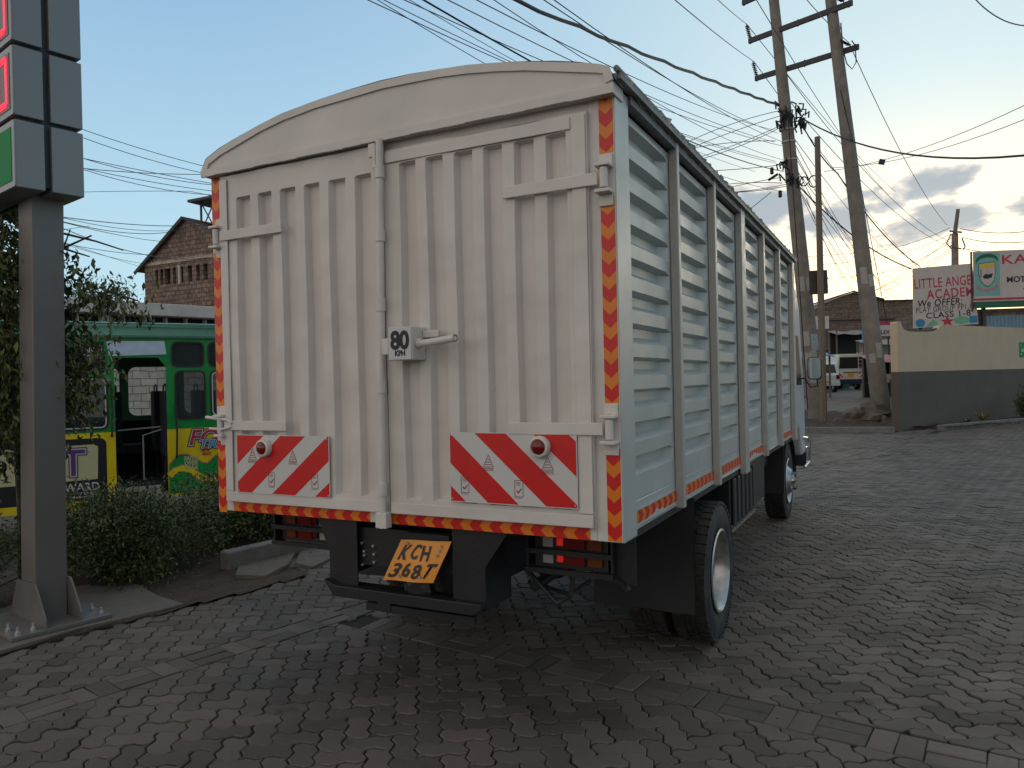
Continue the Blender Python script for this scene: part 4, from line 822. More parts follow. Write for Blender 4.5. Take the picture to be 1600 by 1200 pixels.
# lock box with the speed sign
b = MB(); b.box(1.286, 1.414, -.135, -.020, 1.760, 1.912); LBX = tb_(b, 'lock_box', M['white'], bevel=.006)
b = MB(); b.box(1.246, 1.285, -.137, -.05, 1.788, 1.862); tb_(b, 'lock_flange', M['white'], LBX, bevel=.003)
b = MB(); b.box(1.2875, 1.4115, -.1385, -.1355, 1.763, 1.909); PLT = tb_(b, 'speed_plate', M['bwhite'], LBX)
text('80', .115, (1.299, -.1390, 1.812), X_, Z_, M['ink'], TK, 'speed_digits', off=.004, width=.104, world=True, sp=.95)
text('KPH', .034, (1.322, -.1390, 1.780), X_, Z_, M['ink'], TK, 'speed_unit', off=.0013, width=.056, world=True)
b = MB(); b.tube([(1.40, -.085, 1.832), (1.53, -.115, 1.838), (1.655, -.150, 1.846)], .0165, 14, cap=False); b.tube([(1.40, -.085, 1.832), (1.53, -.115, 1.838), (1.653, -.149, 1.846)], .0115, 14, cap=True)
hdl = tb_(b, 'lock_handle', M['white'], LBX, smooth=True)
b = MB(); b.lathe([(0, .022), (.016, .026), (.02, .018)], (1.414, -.090, 1.835), 'x', 10); b.box(1.415, 1.50, -.048, -.025, 1.862, 1.895); tb_(b, 'weld_collar', M['white'], LBX, bevel=.004)
# hazard boards
def hazard(x0, z0, x1, z1, sl, bands, par, tilt=0):
    w_, h = x1 - x0, z1 - z0; T = MB(); T.mi = 0; y = -.036
    T.prism([(x0, z0), (x1, z0), (x1, z1), (x0, z1)], 'y', y - .003, y); T.mi = 1
    for s0, s1 in bands:
        q = [(s0 - (0 if sl > 0 else 0), 0), (s1, 0), (s1 + sl * h, h), (s0 + sl * h, h)]
        c = clip(q, .004, w_ - .004, .004, h - .004)
        if len(c) >= 3: T.prism([(x0 + u, z0 + v) for u, v in c], 'y', y - .0038, y - .003)
    o = tb_(T, 'hazard_board', [M['wreflect'], M['red']], TK, fix=True)
    return o
sl = 1.25
HLb = hazard(.190, 1.087, .832, 1.399, sl, [(-.80, -.187), (-.069, .100), (.246, .405), (.54, .75)], DL)
HRb = hazard(1.541, 1.111, 2.168, 1.428, -1.12, [(-.3, .085), (.20, .353), (.485, .642), (.775, .94)], DR)
def decal_tri(x, z, s_, par):
    T = MB(); y = -.0402; O = [(x, z), (x + s_, z), (x + s_ / 2, z + s_ * 1.05)]
    def ln(a, c, w_=.0022):
        a = Vector(a); c = Vector(c); t = (c - a).normalized(); n_ = Vector((-t.y, t.x)) * w_ / 2; T.prism([tuple(a - n_), tuple(c - n_), tuple(c + n_), tuple(a + n_)], 'y', y, y + .0006)
    for i in range(3): ln(O[i], O[(i + 1) % 3])
    for f in (.2, .42, .64): ln((x + s_ * f * .5 + .004, z + s_ * f), (x + s_ * (1 - f * .5) - .004, z + s_ * f), .0028)
    for k in range(7): ln((x - .003 + k * s_ / 6.4, z - .012), (x + .002 + k * s_ / 6.4, z - .004), .0028)
    ln((x - .005, z - .016), (x + s_ + .005, z - .016), .0015); tb_(T, 'board_mark', M['dred'], par)
def decal_tick(x, z, par):
    T = MB(); y = -.0402; w_, h = .040, .070
    def ln(a, c, w2=.0022):
        a = Vector(a); c = Vector(c); t = (c - a).normalized(); n_ = Vector((-t.y, t.x)) * w2 / 2; T.prism([tuple(a - n_), tuple(c - n_), tuple(c + n_), tuple(a + n_)], 'y', y, y + .0006)
    O = [(x, z), (x + w_, z), (x + w_, z + h), (x, z + h)]
    for i in range(4): ln(O[i], O[(i + 1) % 4])
    for f in (.72, .8, .88): ln((x + .007, z + h * f), (x + w_ - .012, z + h * f), .0018)
    ln((x + .009, z + .026), (x + .017, z + .016), .0045); ln((x + .017, z + .016), (x + .033, z + .036), .0045); ln((x - .002, z - .006), (x + w_ - .004, z - .006), .002); tb_(T, 'board_mark', M['dred'], par)
decal_tri(.278, 1.266, .056, HLb); decal_tri(.565, 1.266, .052, HLb); decal_tick(.420, 1.132, HLb); decal_tick(.715, 1.134, HLb)
decal_tri(1.718, 1.275, .050, HRb); decal_tri(2.005, 1.270, .054, HRb); decal_tick(1.600, 1.155, HRb); decal_tick(1.872, 1.150, HRb)
b = MB()
for x, z in ((.44, 1.37), (.49, 1.24), (.20, 1.10), (.815, 1.385), (.82, 1.10), (1.553, 1.125), (1.82, 1.29), (2.155, 1.125), (1.553, 1.415)): b.lathe([(0, .004), (.002, .0045)], (x, -.0405, z), 'y', 8)
tb_(b, 'rivets', M['steel'], TK)
for x, z, D_ in ((.402, 1.331, HLb), (2.003, 1.370, HRb)):
    b = MB(); b.lathe([(0, .030), (0, .046), (.018, .048), (.030, .044), (.034, .036), (.030, .034)], (x, -.040, z), 'y', 28, sgn=-1); rr = tb_(b, 'reflector_ring', M['white'], D_, smooth=True)
    b = MB(); b.lathe([(.026, .034), (.034, .031), (.040, .022), (.043, .010), (.0435, .001)], (x, -.040, z), 'y', 28, sgn=-1); tb_(b, 'reflector_lens', M['lensred'], D_, smooth=True)
# rear underrun guard, number plate, lamps
GL = []
b1 = MB(); b1.prism([(.66, .985), (.925, .985), (.925, .62), (.745, .62), (.745, .80)], 'y', .046, .052); b1.box(.745, .751, .052, .16, .62, .98); GL.append(tb_(b1, 'guard_leg', M['black']))
b1 = MB(); b1.prism([(1.49, .985), (1.80, .985), (1.665, .80), (1.665, .60), (1.49, .60)], 'y', .046, .052); b1.box(1.659, 1.665, .0525, .30, .60, .95); GL.append(tb_(b1, 'guard_leg', M['black']))
b1 = MB(); b1.prism([(.74, .665), (.80, .585), (1.62, .585), (1.665, .612), (1.665, .640), (.82, .640)], 'y', .0, .045); b1.prism([(.742, .62), (.78, .60), (1.6, .60), (1.64, .634), (.80, .634)], 'y', .052, .13); GB = tb_(b1, 'guard_bar', M['black'], bevel=.004)
b1 = MB(); b1.bar((1.02, -.0, .565), (1.60, .06, .545), .03, .035); b1.box(1.08, 1.16, -.005, .05, .55, .59); tb_(b1, 'step_bar', M['black'], GB)
b1 = MB(); b1.box(.75, .80, .13, 1.0, .66, .96); b1.box(1.55, 1.60, .13, 1.0, .66, .96)
b1.box(.78, .86, 0.06, 6.9, .72, .94); b1.box(1.49, 1.57, .06, 6.9, .72, .94); b1.box(.86, 1.49, .08, .14, .74, .93)
for y in (.9, 1.7, 2.6, 3.6, 4.6, 5.6): b1.box(.05, 2.30, y, y + .08, .945, 1.03)
for y in (.08, 1.3, 2.4, 3.5, 4.7, 5.8): b1.box(.86, 1.49, y + .01, y + .07, .76, .90)
b1.box(.78, .86, .11, 5.7, .945, 1.034); b1.box(1.49, 1.57, .11, 5.7, .945, 1.034); b1.box(.03, .09, .12, 5.7, .945, .985); b1.box(2.26, 2.318, .17, 5.7, .945, .984)
CH = tb_(b1, 'chassis', M['black'])
b1 = MB()
for x, z in ((.935, .85), (.95, .81), (.95, .79), (.935, .74), (1.005, .84), (1.01, .80), (1.01, .76)): b1.lathe([(0, .008), (.012, .007)], (x, .079, z), 'y', 6, sgn=-1)
tb_(b1, 'chassis_bolts', M['steel'], CH)
# number plate, bent outwards at the bottom
PTS = []
for j in range(9):
    v = j / 8; z = .895 - v * .190; y = .035 - .05 * v ** 1.5 - .012 * math.sin(v * 3.1); xo = -.075 * v ** 1.1 
    PTS.append([(1.205 + xo + (.285) * i / 8, y + .006 * math.sin(i * .9), z + .012 * (i / 8)) for i in range(9)])
b = MB(); b.grid(PTS); b.grid([[(x, y + .003, z) for x, y, z in r] for r in PTS]); NP = tb_(b, 'number_plate', M['plate'], smooth=True)
ezp = (Vector(PTS[0][0]) - Vector(PTS[8][0])).normalized()
def onplate(u, v):   # u 0..1, v 0 top..1 bottom
    j = min(7, int(v * 8)); f = v * 8 - j; i = min(7, int(u * 8)); g_ = u * 8 - i
    a = Vector(PTS[j][i]).lerp(Vector(PTS[j][i + 1]), g_); c = Vector(PTS[j + 1][i]).lerp(Vector(PTS[j + 1][i + 1]), g_); return a.lerp(c, f) + Vector((0, -.0035, 0))
def ptext(s_, u0, u1, v0, v1, jit):
    for k, ch_ in enumerate(s_):
        du = (u1 - u0) / len(s_); uu = u0 + du * k; cu = bpy.data.curves.new('t', 'FONT'); cu.body = ch_; cu.size = 1; cu.offset = .028; cu.resolution_u = 3; me = conv(bpy.data.objects.new('t', cu))
        xs_ = [v.co.x for v in me.vertices]; ys2 = [v.co.y for v in me.vertices]; a0, a1, c0, c1 = min(xs_), max(xs_), min(ys2), max(ys2)
        for v in me.vertices:
            f = (v.co.x - a0) / (a1 - a0); g_ = (v.co.y - c0) / (c1 - c0); sh = .05 * (g_ - .5) * math.sin(k * 2 + jit)
            wob = .008 * math.sin(g_ * 9 + k + jit); v.co = onplate(uu + du * (.08 + .78 * f) + sh + wob, v1 + (v0 - v1) * g_ + .015 * math.sin(k * 3 + jit))
        me.materials.append(M['ink']); o = bpy.data.objects.new('plate_letter', me); COL.objects.link(o); me.transform(WM['lorry'].inverted()); o.parent = NP; o.matrix_parent_inverse = Matrix()
ptext('KCH', .09, .74, .10, .47, 1); ptext('368T', .06, .95, .55, .91, 2)
for u, v in ((.16, .08), (.86, .12), (.86, .22), (.86, .33), (.30, .88), (.72, .86)):
    p = onplate(u, v); b = MB(); b.lathe([(0, .008), (.005, .0065)], (p.x, p.y - .002, p.z), 'y', 8, sgn=-1); tb_(b, 'plate_screw', M['steel'], NP)
b = MB(); b.box(1.22, 1.47, .05, .07, .88, .93); b.bar((1.34, .06, .9), (1.34, .06, .7), .03, .008); tb_(b, 'plate_bracket', M['black'], CH)
for (x0, x1, sg) in ((1.80, 2.19, 1), (.17, .56, -1)):
    b = MB(); b.box(x0, x1, .30, .36, .765, .93); TL = tb_(b, 'tail_lamp', M['blackp'])
    X = (lambda u: x0 + u) if sg > 0 else (lambda u: x1 - u)
    def lens(u0, u1, z0, z1, mt, nm): 
        q = MB(); a, c = sorted((X(u0), X(u1))); q.box(a, c, .285, .3005, z0, z1); tb_(q, nm, mt, TL, bevel=.004)
    for z0, z1 in ((.862, .918), (.785, .838)):
        lens(.045, .098, z0, z1, M['lensclear'], 'clear_lens'); lens(.155, .26, z0, z1, M['lensred'], 'red_lens'); lens(.275, .345, z0, z1, M['lensamb'], 'amber_lens')
        lens(.118, .148, z0 + .01, z1 - .01, M['lensglow'] if sg > 0 else M['lensred'], 'lit_lens')
    q = MB()
    for z in (.93, .848, .758): q.box(x0 - .03, x1 + .02, .245, .262, z - .012, z + .012)
    for x in (x0 - .03, x1 + .005): q.box(x, x + .012, .262, .36, .75, .94)
    tb_(q, 'lamp_guard', M['black'], TL)
q = MB(); q.box(2.17, 2.30, .30, .31, .72, .985); q.bar((2.19, .30, .78), (2.27, .28, .70), .04, .004); tb_(q, 'side_flap', M['black'])
for x0, x1 in ((1.76, 2.35), (.0, .60)):
    q = MB(); q.grid([[(x0 + (x1 - x0) * i / 6, 1.16 + .012 * math.sin(i * 1.3 + j * .7), .985 - j * .1065) for i in range(7)] for j in range(7)]); q.grid([[(x0 + (x1 - x0) * i / 6, 1.172 + .012 * math.sin(i * 1.3 + j * .7), .985 - j * .1065) for i in range(7)] for j in range(7)]); tb_(q, 'mud_flap', M['blackp'], smooth=True)
# wheels
def wheel(name, xo, yc, sg, wd=.225, r=.425, dish='rear'):
    """xo = outer face x; sg +1 right side, -1 left side"""
    t = MB(); c = (xo, yc, r); n = 56; prof = [(-wd + .03, .245), (-wd + .005, .30), (-wd, .36), (-wd + .012, .408), (-wd + .035, .424), (-.035, .424), (-.012, .408), (0, .36), (-.003, .30), (-.022, .245)]
    t.lathe(prof, c, 'x', n, sg, close=True)
    for k in range(44):                       # tread lugs
        a = 2 * math.pi * k / 44
        for (u0, u1, ph) in ((-wd + .008, -wd + .075, 0), (-wd + .085, -wd * .5 - .003, .5), (-wd * .5 + .003, -.085, 0), (-.075, -.008, .5)):
            aa = a + ph * 2 * math.pi / 44; Mx = Matrix.Translation(c) @ Matrix.Rotation(aa, 4, 'X'); uu = sorted((u0 * sg, u1 * sg)); t.box(uu[0], uu[1], -.0215, .0215, .412, .432, Mx)
    o = tb_(t, name, M['rubber'], smooth=True)
    q = MB()
    if dish == 'rear': pr = [(-.012, .252), (-.004, .262), (.002, .250), (-.010, .236), (-.05, .225), (-.10, .214), (-.135, .19), (-.145, .12), (-.15, .06), (-.19, .05)]
    else: pr = [(-.012, .252), (.0, .262), (.006, .250), (-.008, .238), (-.03, .225), (-.035, .19), (.015, .14), (.035, .125), (.04, .07), (.06, .065), (.06, .01)]
    q.lathe(pr, c, 'x', 48, sg, cap0=False); ri = tb_(q, 'rim', M['rim'], o, smooth=True)
    q = MB(); 
    for k in range(6):
        a = 2 * math.pi * k / 6; d0 = (-.146 if dish == 'rear' else .05); rr = .10
        q.lathe([(d0, .014), (d0 + .035, .012)], (xo, yc + math.cos(a) * rr, r + math.sin(a) * rr), 'x', 6, sg)
    if dish == 'rear': q.lathe([(-.15, .062), (-.06, .055), (-.05, .04), (-.05, .01)], c, 'x', 20, sg)
    tb_(q, 'hub_nuts', M['chrome'], o); return o
for sg, xr in ((1, 2.345), (-1, .005)):
    wheel('rear_wheel', xr, 1.86, sg); wheel('rear_wheel', xr - sg * .265, 1.86, sg)
wheel('front_wheel', 2.20, 6.22, 1, dish='front'); wheel('front_wheel', .15, 6.22, -1, dish='front')
q = MB(); q.tube([(.3, 1.86, .425), (2.05, 1.86, .425)], .06, 12); q.lathe([(-.13, .03), (-.1, .13), (0, .17), (.1, .13), (.13, .03)], (1.175, 1.86, .425), 'y', 20); q.tube([(1.175, 1.8, .45), (1.175, 5.5, .72)], .04, 10); q.tube([(.3, 6.22, .40), (2.05, 6.22, .40)], .045, 10)
for x in (.68, 1.67):
    for k in range(6): q.tube([(x, 1.15 + k * .06, .62 - k * .014), (x, 1.86, .52 - k * .014), (x, 2.57 - k * .06, .62 - k * .014)], .009, 4, sx=3)
tb_(q, 'axle', M['black'])
q = MB()
q.tube([(1.18, .10, .66), (1.20, .08, .60), (1.27, .07, .575), (1.36, .10, .60)], .009, 7); q.tube([(1.70, .35, .75), (1.86, .3, .64), (1.92, .28, .60), (1.98, .30, .64), (1.99, .32, .76)], .012, 7); q.tube([(1.66, .5, .62), (1.9, .45, .60), (2.0, .5, .66), (2.02, .6, .8)], .01, 7)
q.tube([(1.62, 2.2, .55), (1.66, 1.0, .60), (1.72, .45, .62)], .03, 10); tb_(q, 'pipes', M['black'])
q = MB(); q.lathe([(0, .06), (.02, .075), (.06, .075), (.08, .04)], (1.28, .12, .65), 'y', 14, sgn=-1); tb_(q, 'tow_hook', M['black'])
# tank, battery box, front mudguard
q = MB(); q.box(1.80, 2.27, 2.55, 3.35, .55, .93)
for k in range(5): q.box(2.272, 2.292, 2.58 + k * .16, 2.68 + k * .16, .57, .91)
tk = tb_(q, 'fuel_tank', M['blackp'], bevel=.02); q = MB(); q.bar((2.28, 2.5, .545), (2.28, 3.45, .545), .02, .02); q.bar((2.0, 2.4, .55), (2.28, 2.5, .545), .02, .02); tb_(q, 'tank_rail', M['rim'], tk)
q = MB(); q.box(1.75, 2.20, 3.9, 4.5, .5, .92); q.lathe([(0, .12), (1.0, .12)], (1.95, 4.6, .72), 'y', 18); tb_(q, 'battery_box', M['blackp'], bevel=.01)
for sg, xa, xb in ((1, 1.88, 2.22), (-1, .13, .47)):
    P = []; q = MB()
    for k in range(13):
        a = R(-5 + 190 * k / 12); P.append([(x, 6.22 + math.cos(a) * .53, .45 + math.sin(a) * .50) for x in (xa, xb)])
    q.grid(P); q.box(xa, xb, 5.68, 5.69, .35, .95); tb_(q, 'wheel_arch', M['blackp'])
# cab
q = MB(); q.prism([(5.86, .98), (5.86, 2.66), (6.0, 2.74), (6.85, 2.72), (7.15, 2.5), (7.52, 1.45), (7.56, .95), (7.56, .62), (7.2, .62), (7.0, .95), (6.7, 1.02), (5.9, .98)], 'x', .11, 2.245); CB = tb_(q, 'cab', M['suvw'], bevel=.035)
q = MB(); q.prism([(6.3, 1.52), (6.3, 2.12), (6.95, 2.12), (7.25, 1.52)], 'x', 2.2455, 2.250); q.prism([(6.3, 1.52), (6.3, 2.12), (6.95, 2.12), (7.25, 1.52)], 'x', .084, .0895); tb_(q, 'side_window', M['darkglass'], CB)
q = MB(); q.poly([(.28, 7.24, 2.3), (2.07, 7.24, 2.3), (2.07, 7.50, 1.52), (.28, 7.50, 1.52)]); tb_(q, 'windscreen', M['darkglass'], CB)
q = MB(); q.box(.10, 2.26, 7.5, 7.64, .45, .70); q.tube([(2.24, 7.30, .84), (2.27, 7.48, .82), (2.29, 7.62, .76), (2.28, 7.62, .50), (2.24, 7.40, .45)], .018, 8); tb_(q, 'front_bumper', M['chrome'], CB, bevel=.02)
q = MB(); q.box(1.75, 2.1, 7.57, 7.60, .75, .92); tb_(q, 'headlight', M['lensclear'], CB)
for sg, xc in ((1, 2.40), (-1, -.05)):
    q = MB(); q.tube([(2.245 if sg > 0 else .11, 7.2, 1.60), (xc - sg * .12, 7.28, 1.60), (xc - sg * .05, 7.3, 1.48), (xc + sg * .03, 7.3, 1.50), (xc + sg * .03, 7.3, 1.60)], .011, 8); ar = tb_(q, 'mirror_arm', M['blackp'])
    q = MB(); o = rrect(xc - .085, xc + .085, 1.58, 1.87, .05, 5); q.prism(o, 'y', 7.27, 7.34); mh = tb_(q, 'mirror_housing', M['blackp'], ar, bevel=.012)
    q = MB(); o = rrect(xc - .073, xc + .073, 1.592, 1.858, .045, 5); q.prism(o, 'y', 7.266, 7.2695); gm = tb_(q, 'mirror_glass', M['mirror'], ar)
# ---------------- boundary wall and school boards on the right ----------------
wl = thing('boundary_wall', 'long wall painted cream above and dark grey below, with a broken top', 'wall', (3.297, 20.672, 0), R(90 - 29))
top = [(0, 3.02), (.04, 3.06), (.20, 3.07), (.24, 2.98), (.29, 2.90), (.36, 2.83), (.6, 2.80), (1.0, 2.79), (1.6, 2.80), (2.05, 2.83), (2.25, 2.90), (2.32, 2.98), (2.5, 3.02), (4.5, 3.03), (8.0, 3.03), (14.5, 3.04)]
q = MB(); q.prism([(0, 1.65), (14.5, 1.67)] + top[::-1], 'y', 0, .2); q.build('upper_wall', M['cream'], wl)
q = MB(); q.prism([(-.004, -.25), (14.5, -.1), (14.5, 1.668), (-.004, 1.648)], 'y', -.006, .206); q.build('lower_wall', M['gpaint'], wl)
q = MB(); q.prism([(.33, 2.79), (.6, 2.86), (1.1, 2.84), (1.7, 2.87), (2.2, 2.92), (2.3, 2.8)], 'y', .03, .17); q.build('broken_core', M['rock'], wl)
sg_ = thing('safety_sign', 'small green safety sign with white marks on the cream wall', 'sign', tuple(WM['boundary_wall'] @ Vector((7.42, 0, 0))), R(90 - 29))
q = MB(); q.box(0, .46, -.016, -.003, 2.05, 2.55); q.build('sign_board', M['pgreen'], sg_)
q = MB()
for cx, cz, sx, sz in ((.07, 2.12, 1, 1), (.39, 2.12, -1, 1), (.07, 2.48, 1, -1), (.39, 2.48, -1, -1)): q.prism([(cx, cz), (cx + sx * .055, cz + sz * .02), (cx + sx * .055, cz + sz * .055), (cx + sx * .02, cz + sz * .055)], 'y', -.019, -.0165)
for cx in (.15, .23, .31): q.prism(rrect(cx - .022, cx + .022, 2.22, 2.32, .015), 'y', -.019, -.0165); q.prism([(cx + .018 * math.cos(R(a)), 2.345 + .018 * math.sin(R(a))) for a in range(0, 360, 40)], 'y', -.019, -.0165)
q.build('sign_mark', M['bwhite'], sg_)
def brd(px, py_, dep, hd): o = at(px, py_, dep); return o
KO = at(1520, 480, 25); KM = R(20)
kz = gzf(KO.x, KO.y)
lb = thing('school_board', 'white painted board reading LITTLE ANGEL ACADEMY over coloured shapes', 'sign board', (KO.x, KO.y, kz), KM); zz = -kz
q = MB(); q.prism([(-1.90, 3.10 + zz), (.14, 3.18 + zz), (-.02, 5.20 + zz), (-1.88, 5.11 + zz)], 'y', -.06, -.02); q.build('board', M['boardw'], lb)
q = MB(); q.box(-1.7, -1.6, 0, .1, 0, 5.0 + zz); q.build('post', M['armsteel'], lb); q = MB(); q.box(-.3, -.2, 0, .1, 0, 5.0 + zz); q.build('post', M['armsteel'], lb)
f_ = -.0615; tl = Vector((1, 0, .045)); tv = (0, 0, 1)
text('LITTLE ANGELS', .46, (-1.86, f_, 4.42 + zz), tl, tv, M['maroon'], lb, width=2.08, off=.004, sp=1.06)
text('ACADEMY', .44, (-1.45, f_, 4.06 + zz), tl, tv, M['maroon'], lb, width=1.72, off=.006, sp=1.08)
text('We OFFER:', .32, (-1.76, f_, 3.80 + zz), tl, tv, M['bink'], lb, width=1.40, off=.006, shear=.15, sp=1.08)
text('PLAY GROUP PP1,PP2', .26, (-1.82, f_, 3.61 + zz), tl, tv, M['bink'], lb, width=1.98, off=.0, shear=.1, sp=1.1)
text('CLASS 1-8', .28, (-1.50, f_, 3.41 + zz), tl, tv, M['bink'], lb, width=1.40, off=.004, sp=1.08)
def shp(pts, m, nm): q = MB(); q.prism([(u, v + zz) for u, v in pts], 'y', -.066, -.0605); q.build(nm, m, lb)
shp([(-1.68 + .15 * math.cos(R(a)), 3.27 + .14 * math.sin(R(a))) for a in range(0, 360, 20)], M['shp_blue'], 'painted_circle')
shp([(-1.50, 3.14), (-1.06, 3.15), (-1.27, 3.40)], M['shp_green'], 'painted_triangle')
shp([(-.83 + (.24 if k % 2 == 0 else .10) * math.sin(R(36 * k)), 3.30 + (.20 if k % 2 == 0 else .08) * math.cos(R(36 * k))) for k in range(10)], M['maroon'], 'painted_star')
shp([(-.38 + .24 * math.cos(R(a)), 3.33 + .13 * math.sin(R(a))) for a in range(0, 360, 20)], M['shp_green'], 'painted_oval')
shp([(-.14, 3.22), (.12, 3.23), (.10, 3.47), (-.14, 3.46)], M['shp_blue'], 'painted_square')
kb = thing('crest_board', 'wide school board with turquoise crest panel and red lettering starting KAN', 'sign board', (KO.x, KO.y, kz), KM)
q = MB(); q.box(.0, 4.6, -.12, -.07, 4.02 + zz, 5.58 + zz); q.build('board', M['boardw'], kb); q = MB(); q.box(.02, .80, -.126, -.1205, 4.10 + zz, 5.52 + zz); q.build('crest_panel', M['turq'], kb)
q = MB(); q.box(-.06, 4.6, -.15, -.10, 3.955 + zz, 4.018 + zz); q.build('red_strip', M['maroon'], kb); q = MB(); q.box(-.05, 4.6, -.14, -.09, 3.91 + zz, 3.953 + zz); q.build('white_strip', M['boardw'], kb); q = MB(); q.box(.02, 4.6, -.13, -.08, 3.70 + zz, 3.908 + zz); q.build('green_strip', M['bdgreen'], kb)
q = MB(); q.box(-.07, -.03, -.1, -.04, 3.6 + zz, 5.58 + zz); q.box(.3, .4, .0, .1, 0, 5.4 + zz); q.box(4.2, 4.3, 0, .1, 0, 5.4 + zz); q.build('post', M['armsteel'], kb)
def kp(nm, pts, m, y=-.1305, t=.004): q = MB(); q.prism([(u, v + zz) for u, v in pts], 'y', y, y + t); q.build(nm, m, kb)
SH = [(.16, 5.16), (.64, 5.20), (.645, 4.85), (.60, 4.60), (.50, 4.46), (.41, 4.42), (.30, 4.48), (.20, 4.62), (.155, 4.85)]
kp('shield_outline', [(.40 + (u - .40) * 1.07, 4.82 + (v - 4.82) * 1.06) for u, v in SH], M['bink']); kp('shield', SH, M['boardw'], -.134); kp('shield_band', [(.165, 5.02), (.64, 5.06), (.64, 5.19), (.165, 5.15)], M['yel'], -.138)
kp('shield_stem', [(.385, 4.84), (.43, 4.84), (.43, 5.03), (.385, 5.03)], M['yel'], -.138); kp('open_book', [(.27, 4.74), (.36, 4.83), (.44, 4.80), (.58, 4.84), (.54, 4.70), (.42, 4.66), (.30, 4.67)], M['bink'], -.138); kp('pen', [(.20, 4.70), (.225, 4.70), (.225, 4.98), (.20, 4.98)], M['bink'], -.138)
kp('crest_ribbon', [(.07, 5.17), (.13, 5.26), (.25, 5.34), (.41, 5.37), (.57, 5.36), (.68, 5.30), (.74, 5.22), (.75, 5.33), (.68, 5.42), (.55, 5.48), (.40, 5.49), (.25, 5.46), (.12, 5.38), (.06, 5.30)], M['bdgreen'])
kp('crest_scroll', [(.06, 4.37), (.11, 4.47), (.2, 4.36), (.41, 4.32), (.6, 4.38), (.70, 4.50), (.75, 4.42), (.63, 4.29), (.41, 4.23), (.19, 4.27)], M['tarpp'])
fk = -.1215
text('KANGEMI', .42, (.84, fk, 5.13 + zz), Vector((1, 0, .01)), tv, M['maroon'], kb, width=2.6, off=.006, sp=1.08); text('MOTTO:', .26, (1.00, fk, 4.52 + zz), Vector((1, 0, .01)), tv, M['bink'], kb, width=1.0, off=.008); text('Aim High', .2, (1.5, fk, 4.28 + zz), Vector((1, 0, .02)), tv, M['bink'], kb, off=.002, shear=.3)
sh = thing('shed', 'pinkish shed with blue corrugated sheets under the school boards', 'shed', (KO.x, KO.y, kz), KM)
q = MB(); q.box(-1.2, 5, .15, 3.5, 0, 3.68 + zz); q.build('wall', M['stonebrown'], sh)
q = MB()
for k in range(12): q.box(.35 + k * .115, .41 + k * .115, .10, .148, 2.6 + zz, 3.45 + zz); q.box(.41 + k * .115, .465 + k * .115, .115, .148, 2.6 + zz, 3.45 + zz)
q.build('corrugated_sheet', M['corr'], sh); q = MB(); q.box(2.0, 2.9, .10, .148, 2.7 + zz, 3.5 + zz); q.build('window', M['inter'], sh)
for t_ in (lb, kb, sh):
    t_.scale = (1.26, 1.26, 1.26); c_ = at(1520, 480, 31.5); t_.location = (c_.x, c_.y, 1.655 + 1.26 * (kz - 1.655))
# ---------------- poles ----------------
def pole(nm, label, bx, tp, r0, r1, mat, n=10, group=None, cap=False):
    bx = Vector(bx); tp = Vector(tp); t = thing(nm, label, 'utility pole', tuple(bx), 0, group); q = MB(); k = 9; d = tp - bx
    q.tube([d * (i / k) for i in range(k + 1)], [r0 + (r1 - r0) * i / k for i in range(k + 1)], n); q.build('shaft', mat, t, smooth=True); return t
def onp(a, b_, z):
    a = Vector(a); b_ = Vector(b_); return a + (b_ - a) * ((z - a.z) / (b_.z - a.z))
LP0, LP1 = at(1277, 652, 25.7), at(1209, 0, 25.7); LP1 = LP0 + (LP1 - LP0) * 1.12; LP0 = LP0 + (LP0 - LP1) * .03
RP0, RP1 = at(1377, 640, 24.4), at(1298, 0, 24.4); RP1 = RP0 + (RP1 - RP0) * 1.07; RP0 = RP0 + (RP0 - RP1) * .03
pl = pole('utility_pole', 'left tall leaning concrete pole, tangled cables halfway up its shaft', LP0, LP1, .30, .15, M['concrete'])
pr = pole('utility_pole', 'right tall leaning concrete pole rising from the rubble heap', RP0, RP1, .29, .16, M['concrete'])
TP0, TP1 = at(1287, 662, 24), at(1277, 214, 24); tp_ = pole('utility_pole', 'thin wooden pole between the two tall ones, a brown plate near its middle', TP0, TP1, .115, .085, M['wood'], 8)
sp_ = thing('signpost_plate', 'back of a brown metal plate fixed to the thin wooden pole', 'sign', tuple(at(1279, 441, 24.2))); q = MB()
q.prism(rrect(-.29, .29, -.385, .385, .04), 'y', 0, .02); o = q.build('plate', M['signback'], sp_); sp_.rotation_euler = (0, R(-1.5), R(24)); q = MB(); q.box(-.3, .3, -.012, 0, .1, .14); q.box(-.3, .3, -.012, 0, -.16, -.12); q.build('brace', M['signback'], sp_)
